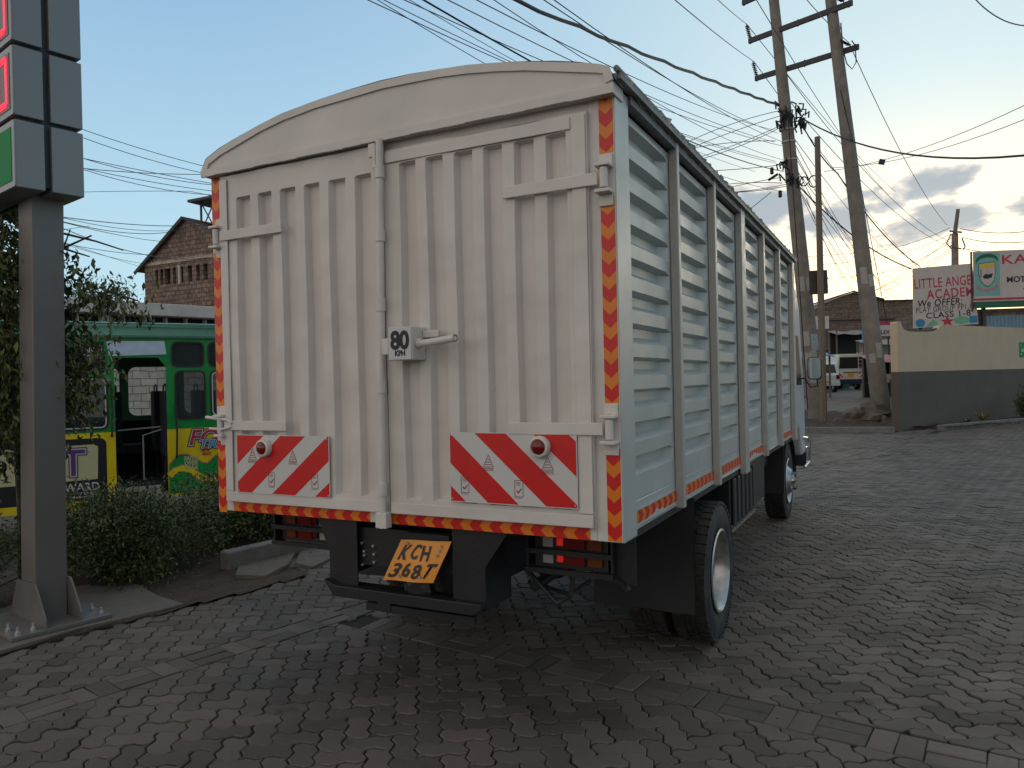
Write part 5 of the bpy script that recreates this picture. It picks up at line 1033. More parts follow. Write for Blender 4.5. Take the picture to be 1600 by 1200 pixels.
for k, (z, pa, pb) in enumerate(((13.4, (1170, 65, 26.4), (1332, 5, 23.8)), (12.1, (1180, 123, 26.45), (1342, 73, 24.04)), (14.75, (1160, 0, 26.4), (1310, -62, 23.8)))):
    a, c = at(*pa), at(*pb); a.z = c.z = z
    # rest the arm on both poles: shift along the sight direction is already matched
    t = thing('crossarm', ('upper steel crossarm bridging the two tall poles, loose bolt end to the right', 'lower steel crossarm with a hanging cable loop at its right end', 'topmost crossarm whose left tip shows at the picture top')[k], 'crossarm', tuple((a + c) / 2)); m_ = (a + c) / 2
    q = MB(); q.bar(a - m_, c - m_, .09, .17); o = q.build('beam', M['armsteel'], t)
    q = MB(); n_ = (c - a).normalized()
    for f in (.02, .25, .5, .78, .97): q.bar(a - m_ + n_ * (c - a).length * f + Vector((0, 0, -.12)), a - m_ + n_ * (c - a).length * f + Vector((0, 0, .12)), .035, .035)
    q.build('bolts', M['armsteel'], t)
    def ins(p, h, tilt=0):
        q = MB(); q.tube([p, p + Vector((-.12 * tilt, 0, h))], .02, 6)
        for j in range(7): c_ = p + Vector((-.12 * tilt, 0, h)) * ((j + 1) / 8.5); q.lathe([(-.012, .03), (0, .075), (.02, .03)], c_, 'z', 10)
        q.build('insulator', M['insul'], t)
    ins(a - m_ + Vector((.05, 0, .08)), .55, 1)
    if k < 2: ins(c - m_ + Vector((-.25, 0, .08)), .3, 3)
    if k == 1:
        q = MB(); e = c - m_; q.tube([e + Vector((-.5, -.2, .75)), e + Vector((-.45, -.2, -.1)), e + Vector((-.35, -.2, -.55)), e + Vector((-.2, -.2, -.75)), e + Vector((-.08, -.2, -.55)), e + Vector((-.1, -.1, .0)), e + Vector((-.2, -.1, .2))], .018, 6); q.build('cable_loop', M['cable'], t)
        q = MB(); q.tube([e + Vector((-.5, -.2, .6)), e + Vector((-.5, -.2, .8))], .02, 6); q.build('end_clamp', M['cable'], t)
# band of tangled fittings on the left pole, stickers on the poles
def blobs(par, items, nm, mat):
    q = MB(); rr = random.Random(4)
    for (px, py_, n, s_) in items:
        c = at(px, py_, 25.5) - Vector(par.location)
        for _ in range(n):
            p = c + Vector((rr.uniform(-s_, s_), rr.uniform(-s_, s_), rr.uniform(-s_, s_))); d = Vector((rr.uniform(-1, 1), rr.uniform(-1, 1), rr.uniform(-1, 1))) * .22; q.tube([p, p + d, p + d * .8 + Vector((0, 0, -.2))], .028, 5)
    q.build(nm, mat, par)
blobs(pl, [(1238, 172, 14, .25), (1250, 188, 12, .22), (1246, 180, 10, .2), (1216, 170, 4, .1), (1224, 185, 8, .15), (1221, 258, 7, .12), (1236, 280, 12, .2), (1222, 200, 4, .1)], 'cable_clamps', M['cable'])
q = MB()
for (px, py_, r) in ((1250, 282, .13), (1256, 283, .15), (1271, 283, .19)):
    c = at(px, py_, 25.3) - LP0; q.tube([c + Vector((math.cos(R(a)) * r * .8, .02 * a / 90, math.sin(R(a)) * r)) for a in range(0, 341, 20)], .022, 6)
for (px, py_, dx) in ((1206, 267, 0), (1219, 303, .05)): c = at(px, py_, 25.3) - LP0; q.lathe([(-.12, .03), (-.1, .06), (.1, .06), (.12, .03)], c, 'z', 8)
c = at(1208, 277, 25.3) - LP0; q.tube([c + Vector((-.16, 0, -.08)), c + Vector((.16, 0, .09))], .045, 8)
q.build('cable_coils', M['cable'], pl)
q = MB()
for py_ in (203, 222, 250, 408): 
    c = onp(LP0, LP1, at(1240, py_, 25.7).z) - LP0; q.lathe([(-.02, .235), (.02, .235)], c, 'z', 12)
q.build('binding_wire', M['galu'], pl)
def sticker(par, P0, P1, px, py_, dep, w_, h, mat, nm='pasted_notice', a0=0):
    c = onp(P0, P1, at(px, py_, dep).z); i = (c.z - P0.z) / (P1.z - P0.z); r = (.30 if par is pl else .29 if par is pr else .115); r = r + ((.15 if par is pl else .16 if par is pr else .085) - r) * i + .006
    ax = (P1 - P0).normalized(); q = MB(); rows_ = []
    for zz_ in (-h / 2, 0, h / 2):
        cc = c + ax * zz_ - P0; rr_ = []
        for k in range(7):
            a = R(-90 + a0) + R(26) + (k - 3) / 6 * w_ / r; rr_.append(cc + Vector((math.cos(a) * r, math.sin(a) * r, 0)))
        rows_.append(rr_)
    q.grid(rows_); q.build(nm, mat, par)
for (px, py_, h, m_, a0) in ((1243, 445, .5, 'poster', -35), (1254, 445, .45, 'poster', 25), (1262, 535, .55, 'posterb', 30), (1248, 530, .5, 'poster', -40), (1262, 556, .35, 'poster', 0), (1247, 565, .6, 'poster', -40), (1249, 590, .4, 'poster', -20)): sticker(pl, LP0, LP1, px, py_, 25.7, .22 if m_ == 'poster' else .38, h, M[m_], a0=a0)
for (px, py_, h, m_, a0) in ((1337, 432, .55, 'poster', -30), (1342, 440, .4, 'poster', 20), (1358, 548, .5, 'poster', 10), (1360, 560, .3, 'poster', -40)): sticker(pr, RP0, RP1, px, py_, 24.4, .2, h, M[m_], a0=a0)
rk = at(1366, 655, 24); t = thing('rock_pile', 'rough brown rocks and rubble heaped around the right pole foot', 'rubble', (rk.x - .05, rk.y, .0)); rr = random.Random(9)
def rock(c, s_, seed):
    q = MB(); rx = random.Random(seed); bm = bmesh.new(); bmesh.ops.create_icosphere(bm, subdivisions=2, radius=1)
    ph = [rx.uniform(0, 6) for _ in range(6)]
    for v in bm.verts:
        n = v.co.normalized(); f = 1 + .22 * math.sin(n.x * 3 + ph[0]) + .18 * math.sin(n.y * 4 + ph[1]) + .15 * math.sin(n.z * 5 + ph[2]) + rx.uniform(-.08, .08); v.co = Vector((n.x * s_[0], n.y * s_[1], n.z * s_[2])) * f + Vector(c)
    q.v = [tuple(v.co) for v in bm.verts]; q.f = [tuple(v.index for v in f.verts) for f in bm.faces]; q.m = [0] * len(q.f); q.r = [0] * len(q.f); bm.free(); q.build('rock', M['rock'], t)
rock((-.55, -.9, .22), (.42, .35, .30), 1); rock((-.05, -1.0, .2), (.35, .3, .24), 2); rock((.35, -1.0, .12), (.22, .2, .16), 3); rock((.0, -.2, .35), (.6, .5, .3), 4); rock((.7, -.8, .08), (.18, .14, .12), 5); rock((-.95, -.8, .12), (.2, .2, .14), 6)
for k in range(14): rock((rr.uniform(-1.3, 1.4), rr.uniform(-1.6, .4), .10), (rr.uniform(.05, .11),) * 3, 20 + k)
# far pole behind the boards
FP0 = at(1490, 460, 45); FP0.z = gzf(FP0.x, FP0.y); FP1 = at(1497, 327, 45); fp = pole('utility_pole', 'short far wooden pole standing behind the white school board', FP0, at(1492, 365, 45), .24, .18, M['concrete'], 8); q = MB(); a = at(1490.5, 375, 45) - FP0; q.tube([a, FP1 - FP0], [.12, .10], 8); q.tube([at(1484, 361, 45) - FP0, at(1503, 363, 44.5) - FP0], .06, 6); q.tube([at(1485, 384, 45) - FP0, at(1502, 389, 44.5) - FP0], .05, 6)
q.tube([at(1486, 366, 44.8) - FP0, at(1479, 380, 44.8) - FP0, at(1486, 388, 44.8) - FP0], .04, 5); q.tube([at(1503, 372, 44.8) - FP0, at(1508, 385, 44.8) - FP0, at(1505, 390, 44.8) - FP0], .04, 5); q.build('top_extension', M['wood'], fp)
# ---------------- overhead cables ----------------
def wire(p0, d0, p1, d1, r, sag, label, group, mat='cable', twist=0, e0=0, e1=0):
    a, c = at(*p0, d0), at(*p1, d1); n = 28 if twist else 14; P = []
    for i in range(n + 1):
        f = i / n; p = a.lerp(c, f) - Vector((0, 0, sag * 4 * f * (1 - f)))
        if twist: p += Vector((0, math.sin(i * 2.1) * twist, math.cos(i * 2.1) * twist))
        P.append(p)
    if e0: P = [P[0] + (P[0] - P[1]).normalized() * e0] + P
    if e1: P = P + [P[-1] + (P[-1] - P[-2]).normalized() * e1]
    q = MB(); q.tube([p - a for p in P], r, 5, cap=False)
    o = q.build('overhead_cable', M[mat], fix=False); o.location = a; o.data.polygons.foreach_set('use_smooth', [True] * len(o.data.polygons)); tag(o, label, 'cable', group)
    return o
ORD = ['first', 'second', 'third', 'fourth', 'fifth', 'sixth', 'seventh', 'eighth', 'ninth', 'tenth', 'eleventh', 'twelfth']
def ordl(pat, vals): r = sorted(range(len(vals)), key=lambda i: vals[i]); return [pat % ORD[r.index(i)] for i in range(len(vals))]
TW = 'thin cables crossing the sky from above the truck down to the tall poles'; TL_ = 'one of the thin cables slanting over the truck roof to the left tall pole'
ws = (((575, 0), (1212, 252), 11, .008, .25), ((600, 0), (1213, 255), 11.3, .007, .3), ((632, 0), (1222, 228), 11, .008, .22), ((700, 0), (1210, 222), 10.5, .008, .2), ((745, 0), (1208, 203), 10, .008, .2), ((772, 0), (1224, 250), 10.5, .007, .3), ((850, 0), (1215, 208), 10, .008, .2), ((866, 0), (1224, 222), 10, .008, .2), ((590, 0), (1226, 300), 12, .007, .5), ((640, 0), (1180, 268), 12, .006, .3))
for (a, c, d0, r, s), lab in zip(ws, ordl('%s from the left of the thin cables entering at the top above the truck', [w_[0][0] for w_ in ws])): wire(a, d0, c, 25.6, r, s, lab, TW, e0=16)
wire((662, 0), 10, (1224, 268), 25.6, .014, .35, 'thicker black cable running over the truck roof to the lower clamps of the left pole', None, e0=16)
wire((803, 0), 9, (1216, 165), 25.5, .026, .05, 'thick twisted black cable running from the top middle down to the left tall pole', None, twist=.018, e0=16); wire((800, -2), 9, (1216, 163), 25.5, .018, .05, 'thinner strand wound beside the thick twisted cable to the left tall pole', None, twist=.02, e0=16)
TH_ = 'one of the high lines descending steeply to the crossarms of the tall poles'; HG_ = 'high lines to and past the crossarms'
ws = (((1055, 0), (1178, 96), 14, 26.2, .05), ((1122, 0), (1167, 38), 18, 26.2, .02), ((1178, 96), (1430, 414), 26.2, 60, .4), ((1167, 38), (1400, 300), 26.2, 60, .4), ((1182, 0), (1384, 300), 22, 60, .5), ((1261, 0), (1326, 66), 18, 24.2, .05), ((1326, 66), (1480, 352), 24.2, 45, .6), ((1228, 115), (1484, 378), 26, 45, .8), ((1231, 155), (1480, 384), 26, 45, .7), ((1525, 0), (1600, 40), 14, 12, .1))
for (a, c, d0, d1, s), lab in zip(ws, ('high line from the picture top to the lower crossarm insulator', 'high line from the picture top to the upper crossarm left insulator', 'line running down behind the poles from the lower crossarm insulator', 'line running down behind the poles from the upper crossarm insulator', 'steep line passing just right of the left tall pole at the picture top', 'line from the picture top to the right end of the lower crossarm', 'line from the right end of the lower crossarm to the short far pole', 'upper of the two slanting lines between the tall poles ending at the far pole', 'lower of the two slanting lines between the tall poles ending at the far pole', 'lone thin wire crossing the top right picture corner')): wire(a, d0, c, d1, .013 if d1 > 40 else .011, s, lab, HG_, e0=20 if a[1] == 0 else 0, e1=12 if c == (1600, 40) else 0)
TB = 'one of the slack service cables fanning left from the left tall pole behind the truck'; BG_ = 'service cables fanning out from the left tall pole'
ws = (((1222, 172), (1000, 262), -.25), ((1222, 180), (1010, 262), -.1), ((1222, 195), (1020, 264), .15), ((1222, 198), (1030, 262), .2), ((1212, 220), (1060, 236), -.1), ((1217, 258), (1060, 268), .05), ((1222, 277), (1080, 308), -.05), ((1228, 291), (1090, 300), .1), ((1228, 288), (1080, 302), .1), ((1222, 286), (1080, 296), -.1), ((1205, 300), (1110, 370), .05))
for (a, c, s), lab in zip(ws, ordl('%s from the top of the service cables between left tall pole and truck roof', [w_[0][1] for w_ in ws])): wire(a, 25.6, c, 27, .012, s, lab, BG_, e1=14)
wire((1250, 183), 25.5, (1600, 243), 15, .024, .5, 'thick black cable sweeping right from the left tall pole across the pale sky', None, e1=15); wire((1251, 190), 25.4, (1310, 272), 27, .022, .2, 'bowed black cable dropping from the clamps behind the right tall pole', None); wire((1308, 270), 27, (1437, 416), 30, .022, .35, 'black cable continuing down from the right pole to the white school board', None)
wire((1240, 282), 25.5, (1424, 420), 30, .024, .4, 'heavy black cable falling from the pole coils to the school board corner', None)
FT = 'one of the faint lines fanning low to the right from the left tall pole'; FG = 'faint low lines fanning right over the street'
ws = ((((1242, 225), (1400, 470)), ((1243, 240), (1396, 475)), ((1244, 262), (1380, 472)), ((1246, 290), (1372, 470)), ((1250, 300), (1355, 468)), ((1244, 248), (1420, 478)), ((1247, 270), (1425, 455)), ((1248, 285), (1425, 470)), ((1260, 310), (1345, 460)), ((1240, 215), (1430, 425))))
for k, ((a, c), lab) in enumerate(zip(ws, ordl('%s from the left of the faint lines fanning low over the street', [w_[1][0] + w_[1][1] * .01 for w_ in ws]))): wire(a, 25.8, c, 62, .012, .7 + .1 * (k % 3), lab, FG, 'cablegrey')
RT = 'one of the two nearly parallel wires rising to the right picture edge'; RG = 'pair of wires rising to the right'
wire((1288, 268), 26, (1600, 165), 17, .009, .25, 'upper of the two grey wires rising to the right picture edge', RG, 'cablegrey', e1=15); wire((1300, 262), 26, (1600, 187), 17, .009, .25, 'lower of the two grey wires rising to the right picture edge', RG, 'cablegrey', e1=15)
w0 = at(1378, 253, 22); bx = thing('cable_box', 'small dark square box hanging on a wire right of the tall poles', 'junction box', tuple(w0)); q = MB(); q.box(-.08, .08, -.05, .05, -.07, .07, Matrix.Rotation(.3, 4, 'Y')); q.build('box', M['cable'], bx)
FK = 'one of the lines strung leftward from the short far pole'; FGK = 'lines at the short far pole'
ws = (((1484, 356), (1345, 395), .3), ((1485, 366), (1345, 408), .3), ((1486, 378), (1350, 430), .4), ((1487, 388), (1330, 470), .2), ((1488, 390), (1370, 460), .2), ((1486, 372), (1390, 440), .1))
for (a, c, s), lab in zip(ws, ordl('%s from the top of the lines strung leftward from the short far pole', [w_[0][1] for w_ in ws])): wire(a, 45, c, 55, .016, s, lab, FGK, 'cablegrey', e1=12)
FR = 'one of the three level lines from the short far pole to the right edge'; FRG = 'level lines right of the far pole'
for (a, c), lab in zip((((1500, 357), (1600, 362)), ((1504, 371), (1600, 378)), ((1504, 388), (1600, 392))), ('topmost', 'middle', 'lowest')): wire(a, 45, c, 38, .02, .15, lab + ' of the three level lines right of the short far pole', FRG, e1=20)
gw = wire((1313, 140), 24.2, (1331, 216), 24.2, .014, 0, 'short guy wire down the right side of the right tall pole to its insulator', None); wire((1331, 216), 24.2, (1386, 505), 28, .012, .05, 'long thin guy wire falling from the insulator to the street right of the pole', None)
gi_ = at(1330, 214, 24.2); q = MB(); q.lathe([(-.14, .03), (-.1, .07), (.1, .07), (.14, .03)], (0, 0, 0), 'z', 10); o = q.build('guy_insulator', M['insul'], smooth=True); o.location = gi_; tag(o, 'dark insulator on the guy wire right of the right tall pole', 'insulator')
DT = 'drop cable hanging down the shaft of the left tall pole'
wire((1232, 190), 25.3, (1262, 640), 25.3, .018, 0, DT, None)
LT = 'one of the wires strung across the sky between the grey pylon and the truck roof'; LG = 'wires left of the truck'
ws = (((100, 192), (345, 266), 14, 16, .05), ((100, 204), (345, 276), 14, 16, .08), ((100, 238), (345, 290), 14, 16, .1), ((100, 241), (345, 289), 14, 16, .02), ((100, 260), (345, 272), 13, 15, .05), ((100, 255), (340, 305), 14, 17, .12), ((100, 256), (345, 300), 14, 17, .05), ((100, 301), (298, 299), 20, 20, -.02), ((298, 299), (345, 309), 20, 20, 0))
for (a, c, d0, d1, s), lab in zip(ws, ordl('%s from the top of the wires between grey pylon and truck roof', [w_[0][1] + w_[0][0] * .001 for w_ in ws])): wire(a, d0, c, d1, .007, s, lab, LG, e0=12 if a[0] == 100 else 0, e1=12 if c[0] > 330 else 0)
HT = 'one of the dark wires sagging from the pylon side towards the stone gable'; HG2 = 'wires running to the stone house'
ws = (((60, 334), (276, 353), .016, .1), ((60, 336), (262, 363), .014, .25), ((60, 337), (250, 377), .012, .1), ((60, 331), (300, 357), .011, .3), ((60, 340), (330, 402), .014, .5), ((60, 372), (232, 398), .012, .1), ((60, 368), (225, 412), .009, .1), ((60, 366), (222, 418), .009, .0), ((100, 359), (140, 353), .009, 0))
for (a, c, r, s), lab in zip(ws, ordl('%s from the top of the wires sagging from pylon towards the stone house', [w_[0][1] + w_[1][1] * .001 for w_ in ws])): wire(a, 22, c, 37, r, s, lab, HG2, e0=14)
# ---------------- far street ----------------
fb = at(1335, 600, 58); g0 = gzf(fb.x, fb.y); bb_ = thing('gabled_building', 'wide brown stone building with a low gable closing the far street', 'building', (fb.x, fb.y, g0), R(24)); zt = lambda py_, d=58: at(1335, py_, d).z - g0
q = MB(); q.prism([(-6.5, -.6), (-6.5, zt(486)), (-2.9, zt(483)), (-2.25, zt(473)), (0, zt(457)), (1.6, zt(464)), (2.2, zt(470)), (7.0, zt(472)), (7.0, -.6)], 'y', 0, 6); q.build('wall', M['stonebrown'], bb_)
q = MB(); q.bar((-2.95, -.1, zt(473)), (0, -.1, zt(455.5)), .3, .1); q.bar((0, -.1, zt(455.5)), (2.3, -.1, zt(469.5)), .3, .1); q.box(2.3, 7.1, -.15, .1, zt(472), zt(470.5)); q.box(-6.5, 7, -.08, -.02, zt(501), zt(499)); q.build('eaves', M['fascia'], bb_)
def fa(px, py_, d): p = at(px, py_, d); return p
def boardthing(nm, label, cat, x0, y0, x1, y1, d, mat, rot=24, th=.06, txt=None, tm='bink', sz=.3):
    c = fa((x0 + x1) / 2, (y0 + y1) / 2, d); w_ = (x1 - x0) * d / FPX; h = (y1 - y0) * d / FPX; gg = gzf(c.x, c.y); t = thing(nm, label, cat, (c.x, c.y, gg), R(rot)); q = MB(); z0 = c.z - gg
    q.box(-w_ / 2, w_ / 2, 0, th, z0 - h / 2, z0 + h / 2); q.build('board', M[mat], t); q = MB(); q.box(-w_ * .4, -w_ * .4 + .06, th, th + .06, 0, z0); q.box(w_ * .4 - .06, w_ * .4, th, th + .06, 0, z0); q.build('post', M['armsteel'], t)
    if txt:
        for k, s_ in enumerate(txt): text(s_, sz, (-w_ * .45, -.002, z0 + h * .5 - (k + 1) * h / (len(txt) + .15) + .03), (1, 0, 0), (0, 0, 1), M[tm], t, width=w_ * .88, off=.008)
    return t
boardthing('white_notice', 'blank white board behind the thin wooden pole', 'sign', 1269, 494, 1295, 514, 50, 'boardw')
boardthing('shop_sign', 'white shop sign with black lettering left of the cream wall corner', 'shop sign', 1364, 508, 1392, 525, 42, 'boardw', txt=('KALEX',))
boardthing('shop_sign', 'shop sign of red, yellow and green stripes above the white one', 'shop sign', 1366, 502, 1392, 507, 42.3, 'maroon')
boardthing('shop_sign', 'hand lettered upright board in the gap beside the truck cab', 'shop sign', 1238, 548, 1252, 600, 30, 'boardw', txt=('C.', 'TO', 'GO'), sz=.35)
boardthing('shop_sign', 'sheet with small blue print beside the left tall pole', 'shop sign', 1236, 520, 1246, 545, 31, 'posterb')
def stall(nm, label, px, py_, d, w_, h, dp, aw, wallm='inter', rot=24, seed=1):
    c = fa(px, py_, d); gg = gzf(c.x, c.y); t = thing(nm, label, 'market stall', (c.x, c.y, gg), R(rot)); rx = random.Random(seed); q = MB()
    for sx in (-1, 1):
        for y in (0, dp): q.bar((sx * w_ / 2, y, -.1), (sx * w_ / 2, y, h), .08, .08)
    q.build('posts', M['wood'], t); q = MB(); q.box(-w_ / 2, w_ / 2, dp, dp + .05, 0, h); q.build('back_wall', M[wallm], t)
    q = MB(); q.grid([[(-w_ / 2 - .15 + (w_ + .3) * i / 6, y, h + (.0 if y > 0 else -.35) + .05 * math.sin(i * 1.7)) for i in range(7)] for y in (-.6, dp)]); q.grid([[(-w_ / 2 - .15 + (w_ + .3) * i / 6, y, h + .03 + (.0 if y > 0 else -.35) + .05 * math.sin(i * 1.7)) for i in range(7)] for y in (-.6, dp)]); q.build('awning', M[aw], t)
    q = MB(); q.box(-w_ / 2, w_ / 2, .1, .7, .75, .8); q.build('counter', M['wood'], t)
    for k in range(9):
        q = MB(); x = -w_ / 2 + .15 + (w_ - .3) * rx.random(); s_ = rx.uniform(.1, .2); q.box(x - s_, x + s_, .12, .5, .8, .8 + rx.uniform(.1, .45)); q.build('goods', M[rx.choice(['bred', 'yel', 'boardw', 'shp_blue', 'tarpp', 'galu', 'bgreen'])], t, bevel=.02)
    return t
stall('market_stall', 'dark stall with a tilted blue side awning left of the right pole', 1334, 560, 53, 2.3, 4.0, 1.4, 'iron', 'inter', seed=2)
stall('market_stall', 'stall under a flat iron roof beyond the cream van', 1318, 575, 57, 3.6, 3.0, 2, 'iron', 'boardw', seed=3)
stall('market_stall', 'stall with faded pink awning by the cream wall corner', 1386, 580, 36, 1.3, 2.1, 1.2, 'tarpp', 'inter', seed=4)
stall('market_stall', 'kiosk with grey iron roof above the pink awning', 1388, 560, 45, 2.4, 3.0, 1.5, 'iron', 'boardw', seed=5)
stall('market_stall', 'cluttered kiosk behind the left tall pole', 1262, 590, 38, 2.2, 2.4, 1.4, 'tarpb', 'boardw', seed=6)
c = at(1350, 525, 43.5); t = thing('blue_parasol', 'light blue canvas awning tilted beside the right pole', 'awning', (c.x, c.y, gzf(c.x, c.y)), R(24)); q = MB(); h0 = c.z - gzf(c.x, c.y)
q.poly([(-.15, 0, h0 + .4), (.28, .0, h0 + .3), (.55, -.2, h0 - .4), (-.15, -.2, h0 - .4)]); q.poly([(-.15, .03, h0 + .4), (.28, .03, h0 + .3), (.55, -.17, h0 - .4), (-.15, -.17, h0 - .4)]); q.build('canvas', M['tarpb'], t); q = MB(); q.bar((0, .1, 0), (0, .1, h0 + .4), .05, .05); q.build('pole', M['wood'], t)
c = at(1297, 556, 49); t = thing('tarpaulin_load', 'dark green tarpaulin heap behind the white car', 'tarpaulin', (c.x, c.y, gzf(c.x, c.y)), R(24)); q = MB(); hh = c.z - gzf(c.x, c.y) + .1
q.grid([[(-1.1 + 2.2 * i / 10, y, max(0, (hh if abs(y - .6) < .7 else 0) * (1 - .5 * ((i - 5) / 5) ** 4) + .05 * math.sin(i * 2 + y))) for i in range(11)] for y in (-.3, 0, .3, .6, .9, 1.2, 1.5)]); q.build('cover', M['tarpg'], t)
def carwheel(par, x, y, r, w_):
    q = MB(); q.lathe([(-w_ / 2, r * .6), (-w_ / 2, r * .93), (-w_ / 2 + .03, r), (w_ / 2 - .03, r), (w_ / 2, r * .93), (w_ / 2, r * .6)], (x, y, r), 'x', 20, close=True); o = q.build('wheel', M['rubber'], par, smooth=True); q = MB(); q.lathe([(-w_ / 2 + .02, r * .6), (w_ / 2 - .02, r * .6)], (x, y, r), 'x', 16); q.build('rim', M['rim'], o)
# cream minibus seen from behind (local: +Y is its nose)
c = at(1330, 607, 45); vg = gzf(c.x, c.y); vn = thing('parked_van', 'cream minibus van seen from behind with red white hazard corners and roof ladder', 'van', (c.x, c.y, vg), R(26)); zz = at(1330, 550, 45).z - vg
q = MB(); q.prism([(-.80, .38), (.80, .38), (.84, .9), (.83, 1.25), (.74, 2.0), (.66, 2.17), (-.66, 2.17), (-.74, 2.0), (-.83, 1.25), (-.84, .9)], 'y', 0, 4.4); BDY = q.build('body', M['vanw'], vn, bevel=.05)
q = MB(); q.prism([(-.70, 1.30), (.70, 1.30), (.635, 1.98), (-.635, 1.98)], 'y', -.012, -.003); q.build('rear_window', M['darkglass'], vn, bevel=0)
q = MB(); q.box(-.83, .83, -.10, -.004, .36, .66); q.build('rear_bumper', M['vanb'], vn, bevel=.03)
q = MB(); q.box(-.17, .17, -.02, -.004, .80, 1.0); q.build('number_plate', M['plate'], vn); q = MB(); q.box(-.45, .45, -.02, -.004, 1.04, 1.09); q.build('trim_bar', M['blackp'], vn)
for sx in (-1, 1):
    T = MB(); x0, x1 = (.48 if sx > 0 else -.74), (.74 if sx > 0 else -.48); T.box(x0, x1, -.014, -.004, .76, 1.10); T.mi = 1
    for s0 in (-.28, 0.0, .22):
        cl_ = clip([(s0, 0), (s0 + .12, 0), (s0 + .12 + sx * .0 + .34 * (1 if sx < 0 else -1) * -1, .34), (s0 + .34 * (1 if sx < 0 else -1) * -1, .34)], 0, .26, 0, .34)
        if len(cl_) >= 3: T.prism([(x0 + u, .76 + v) for u, v in cl_], 'y', -.018, -.0145)
    T.build('tail_lamp', [M['wreflect'], M['red']], vn)
q = MB(); 
for x in (.42, .68): q.tube([(x, -.08, 1.0), (x, -.09, 2.1), (x, .1, 2.25)], .018, 6)
for k in range(5): q.tube([(.42, -.085, 1.15 + k * .22), (.68, -.085, 1.15 + k * .22)], .014, 6)
q.build('roof_ladder', M['galu'], vn)
for sx in (-1, 1):
    for y in (.9, 3.5): carwheel(vn, sx * .74, y, .33, .2)
c = at(1289, 612, 42); vg = gzf(c.x, c.y); sv = thing('parked_car', 'white estate car, its right rear corner showing past the thin wooden pole', 'car', (c.x, c.y, vg), R(20))
q = MB(); q.prism([(0, .45), (0, 1.0), (.12, 1.05), (.35, 1.62), (.6, 1.72), (2.4, 1.70), (3.2, 1.08), (4.2, .95), (4.3, .45)], 'x', -.85, .82); q.build('body', M['suvw'], sv, bevel=.06)
q = MB(); q.prism([(.45, 1.1), (.62, 1.58), (1.3, 1.6), (1.3, 1.1)], 'x', .82, .826); q.prism([(1.4, 1.1), (1.4, 1.6), (2.3, 1.6), (2.9, 1.1)], 'x', .82, .826); q.build('side_window', M['darkglass'], sv); q = MB(); q.poly([(-.7, .13, 1.08), (.68, .13, 1.08), (.62, .32, 1.58), (-.64, .32, 1.58)]); q.build('rear_window', M['darkglass'], sv)
q = MB(); q.box(.62, .80, -.012, -.003, .75, 1.0); q.box(-.83, -.65, -.012, -.003, .75, 1.0); q.build('tail_lamp', M['lensred'], sv); q = MB(); q.box(-.84, .81, -.1, -.004, .38, .62); q.build('rear_bumper', M['suvw'], sv, bevel=.03); q = MB(); q.box(.822, .835, .9, 2.9, .93, .96); q.build('door_handle', M['blackp'], sv)
for sx in (-1, 1):
    for y in (.8, 3.3): carwheel(sv, sx * .74, y, .34, .2)
c = at(1249, 612, 31); t = thing('red_crate', 'red and white crate seen in the gap just right of the cab', 'crate', (c.x, c.y, gzf(c.x, c.y)), R(24)); q = MB(); z = c.z - gzf(c.x, c.y); q.box(-.3, .1, 0, .4, 0, .18 + max(0, z)); q.build('box', M['bred'], t, bevel=.02); q = MB(); q.box(-.28, .08, .02, .38, .19 + max(0, z), .4 + max(0, z)); q.build('lid', M['boardw'], t, bevel=.02)
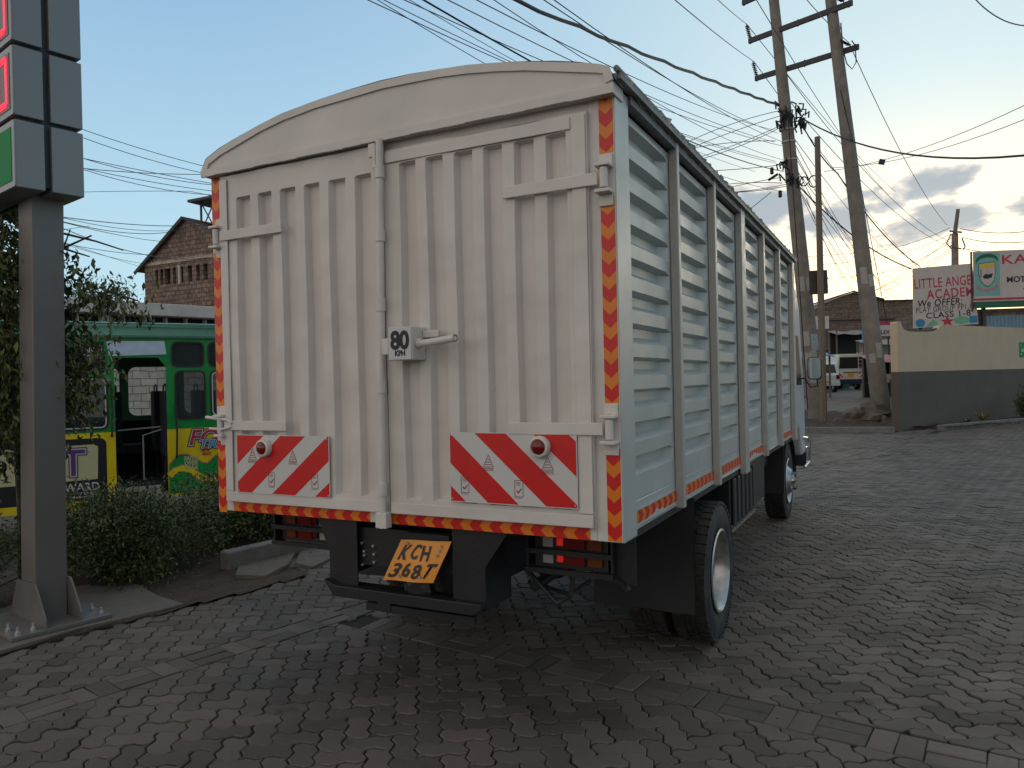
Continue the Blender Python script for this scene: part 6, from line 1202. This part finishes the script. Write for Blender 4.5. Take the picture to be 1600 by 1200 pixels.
def person(label, loc, rot, shirt, trousers, seed, h=1.7):
    t = thing('person', label, 'person', loc, rot); s_ = h / 1.7
    V = [(0, 0, .92, .125), (0, .0, 1.12, .125), (0, 0, 1.34, .145), (0, 0, 1.45, .07), (0, .01, 1.53, .065), (0, .015, 1.62, .095), (.19, 0, 1.38, .062), (.25, .03, 1.12, .048), (.24, -.08, .90, .036), (.24, -.12, .82, .032), (-.19, 0, 1.38, .062), (-.25, .03, 1.12, .048), (-.24, -.02, .88, .036), (-.24, -.05, .80, .032), (.095, 0, .82, .10), (.11, -.02, .48, .068), (.11, .02, .09, .045), (.12, -.13, .035, .035), (-.095, 0, .82, .10), (-.11, .04, .48, .068), (-.12, .08, .09, .045), (-.12, -.06, .035, .035)]
    E_ = [(0, 1), (1, 2), (2, 3), (3, 4), (4, 5), (2, 6), (6, 7), (7, 8), (8, 9), (2, 10), (10, 11), (11, 12), (12, 13), (0, 14), (14, 15), (15, 16), (16, 17), (0, 18), (18, 19), (19, 20), (20, 21)]
    me = bpy.data.meshes.new('body'); me.from_pydata([(x * s_, y * s_, z * s_) for x, y, z, r in V], E_, []); ob = bpy.data.objects.new('body', me); COL.objects.link(ob)
    md = ob.modifiers.new('s', 'SKIN'); ob.modifiers.new('d', 'SUBSURF').levels = 2
    for i, v in enumerate(V): me.skin_vertices[0].data[i].radius = (v[3] * s_, v[3] * s_ * .85)
    me.skin_vertices[0].data[0].use_root = True
    bpy.context.view_layer.update(); m2 = bpy.data.meshes.new_from_object(ob.evaluated_get(bpy.context.evaluated_depsgraph_get())); ob.modifiers.clear(); ob.data = m2
    for m_ in (M['skin'], M[shirt], M[trousers], M['ink']): m2.materials.append(m_)
    for p in m2.polygons:
        z = p.center.z / s_; x = abs(p.center.x) / s_; p.use_smooth = True
        p.material_index = 2 if z < .93 and x < .2 else (1 if z < 1.47 and not (x > .2 and z < 1.0) else (3 if z > 1.63 or z < .05 else 0))
    ob.parent = t; return t
for i, (px, py_, d, lab, s1) in enumerate(((1378, 612, 40, 'person in dark clothes with a yellow scarf between the right pole and the wall', 'cloth2'), (1386, 614, 38, 'person in dark blue clothes standing nearest the cream wall corner', 'cloth3'), (1392, 610, 43, 'person in black clothes farthest behind the wall corner', 'cloth1'))):
    c = at(px, py_, d); person(lab, (c.x, c.y, gzf(c.x, c.y)), R(30 + 50 * i), s1, 'cloth1', i)
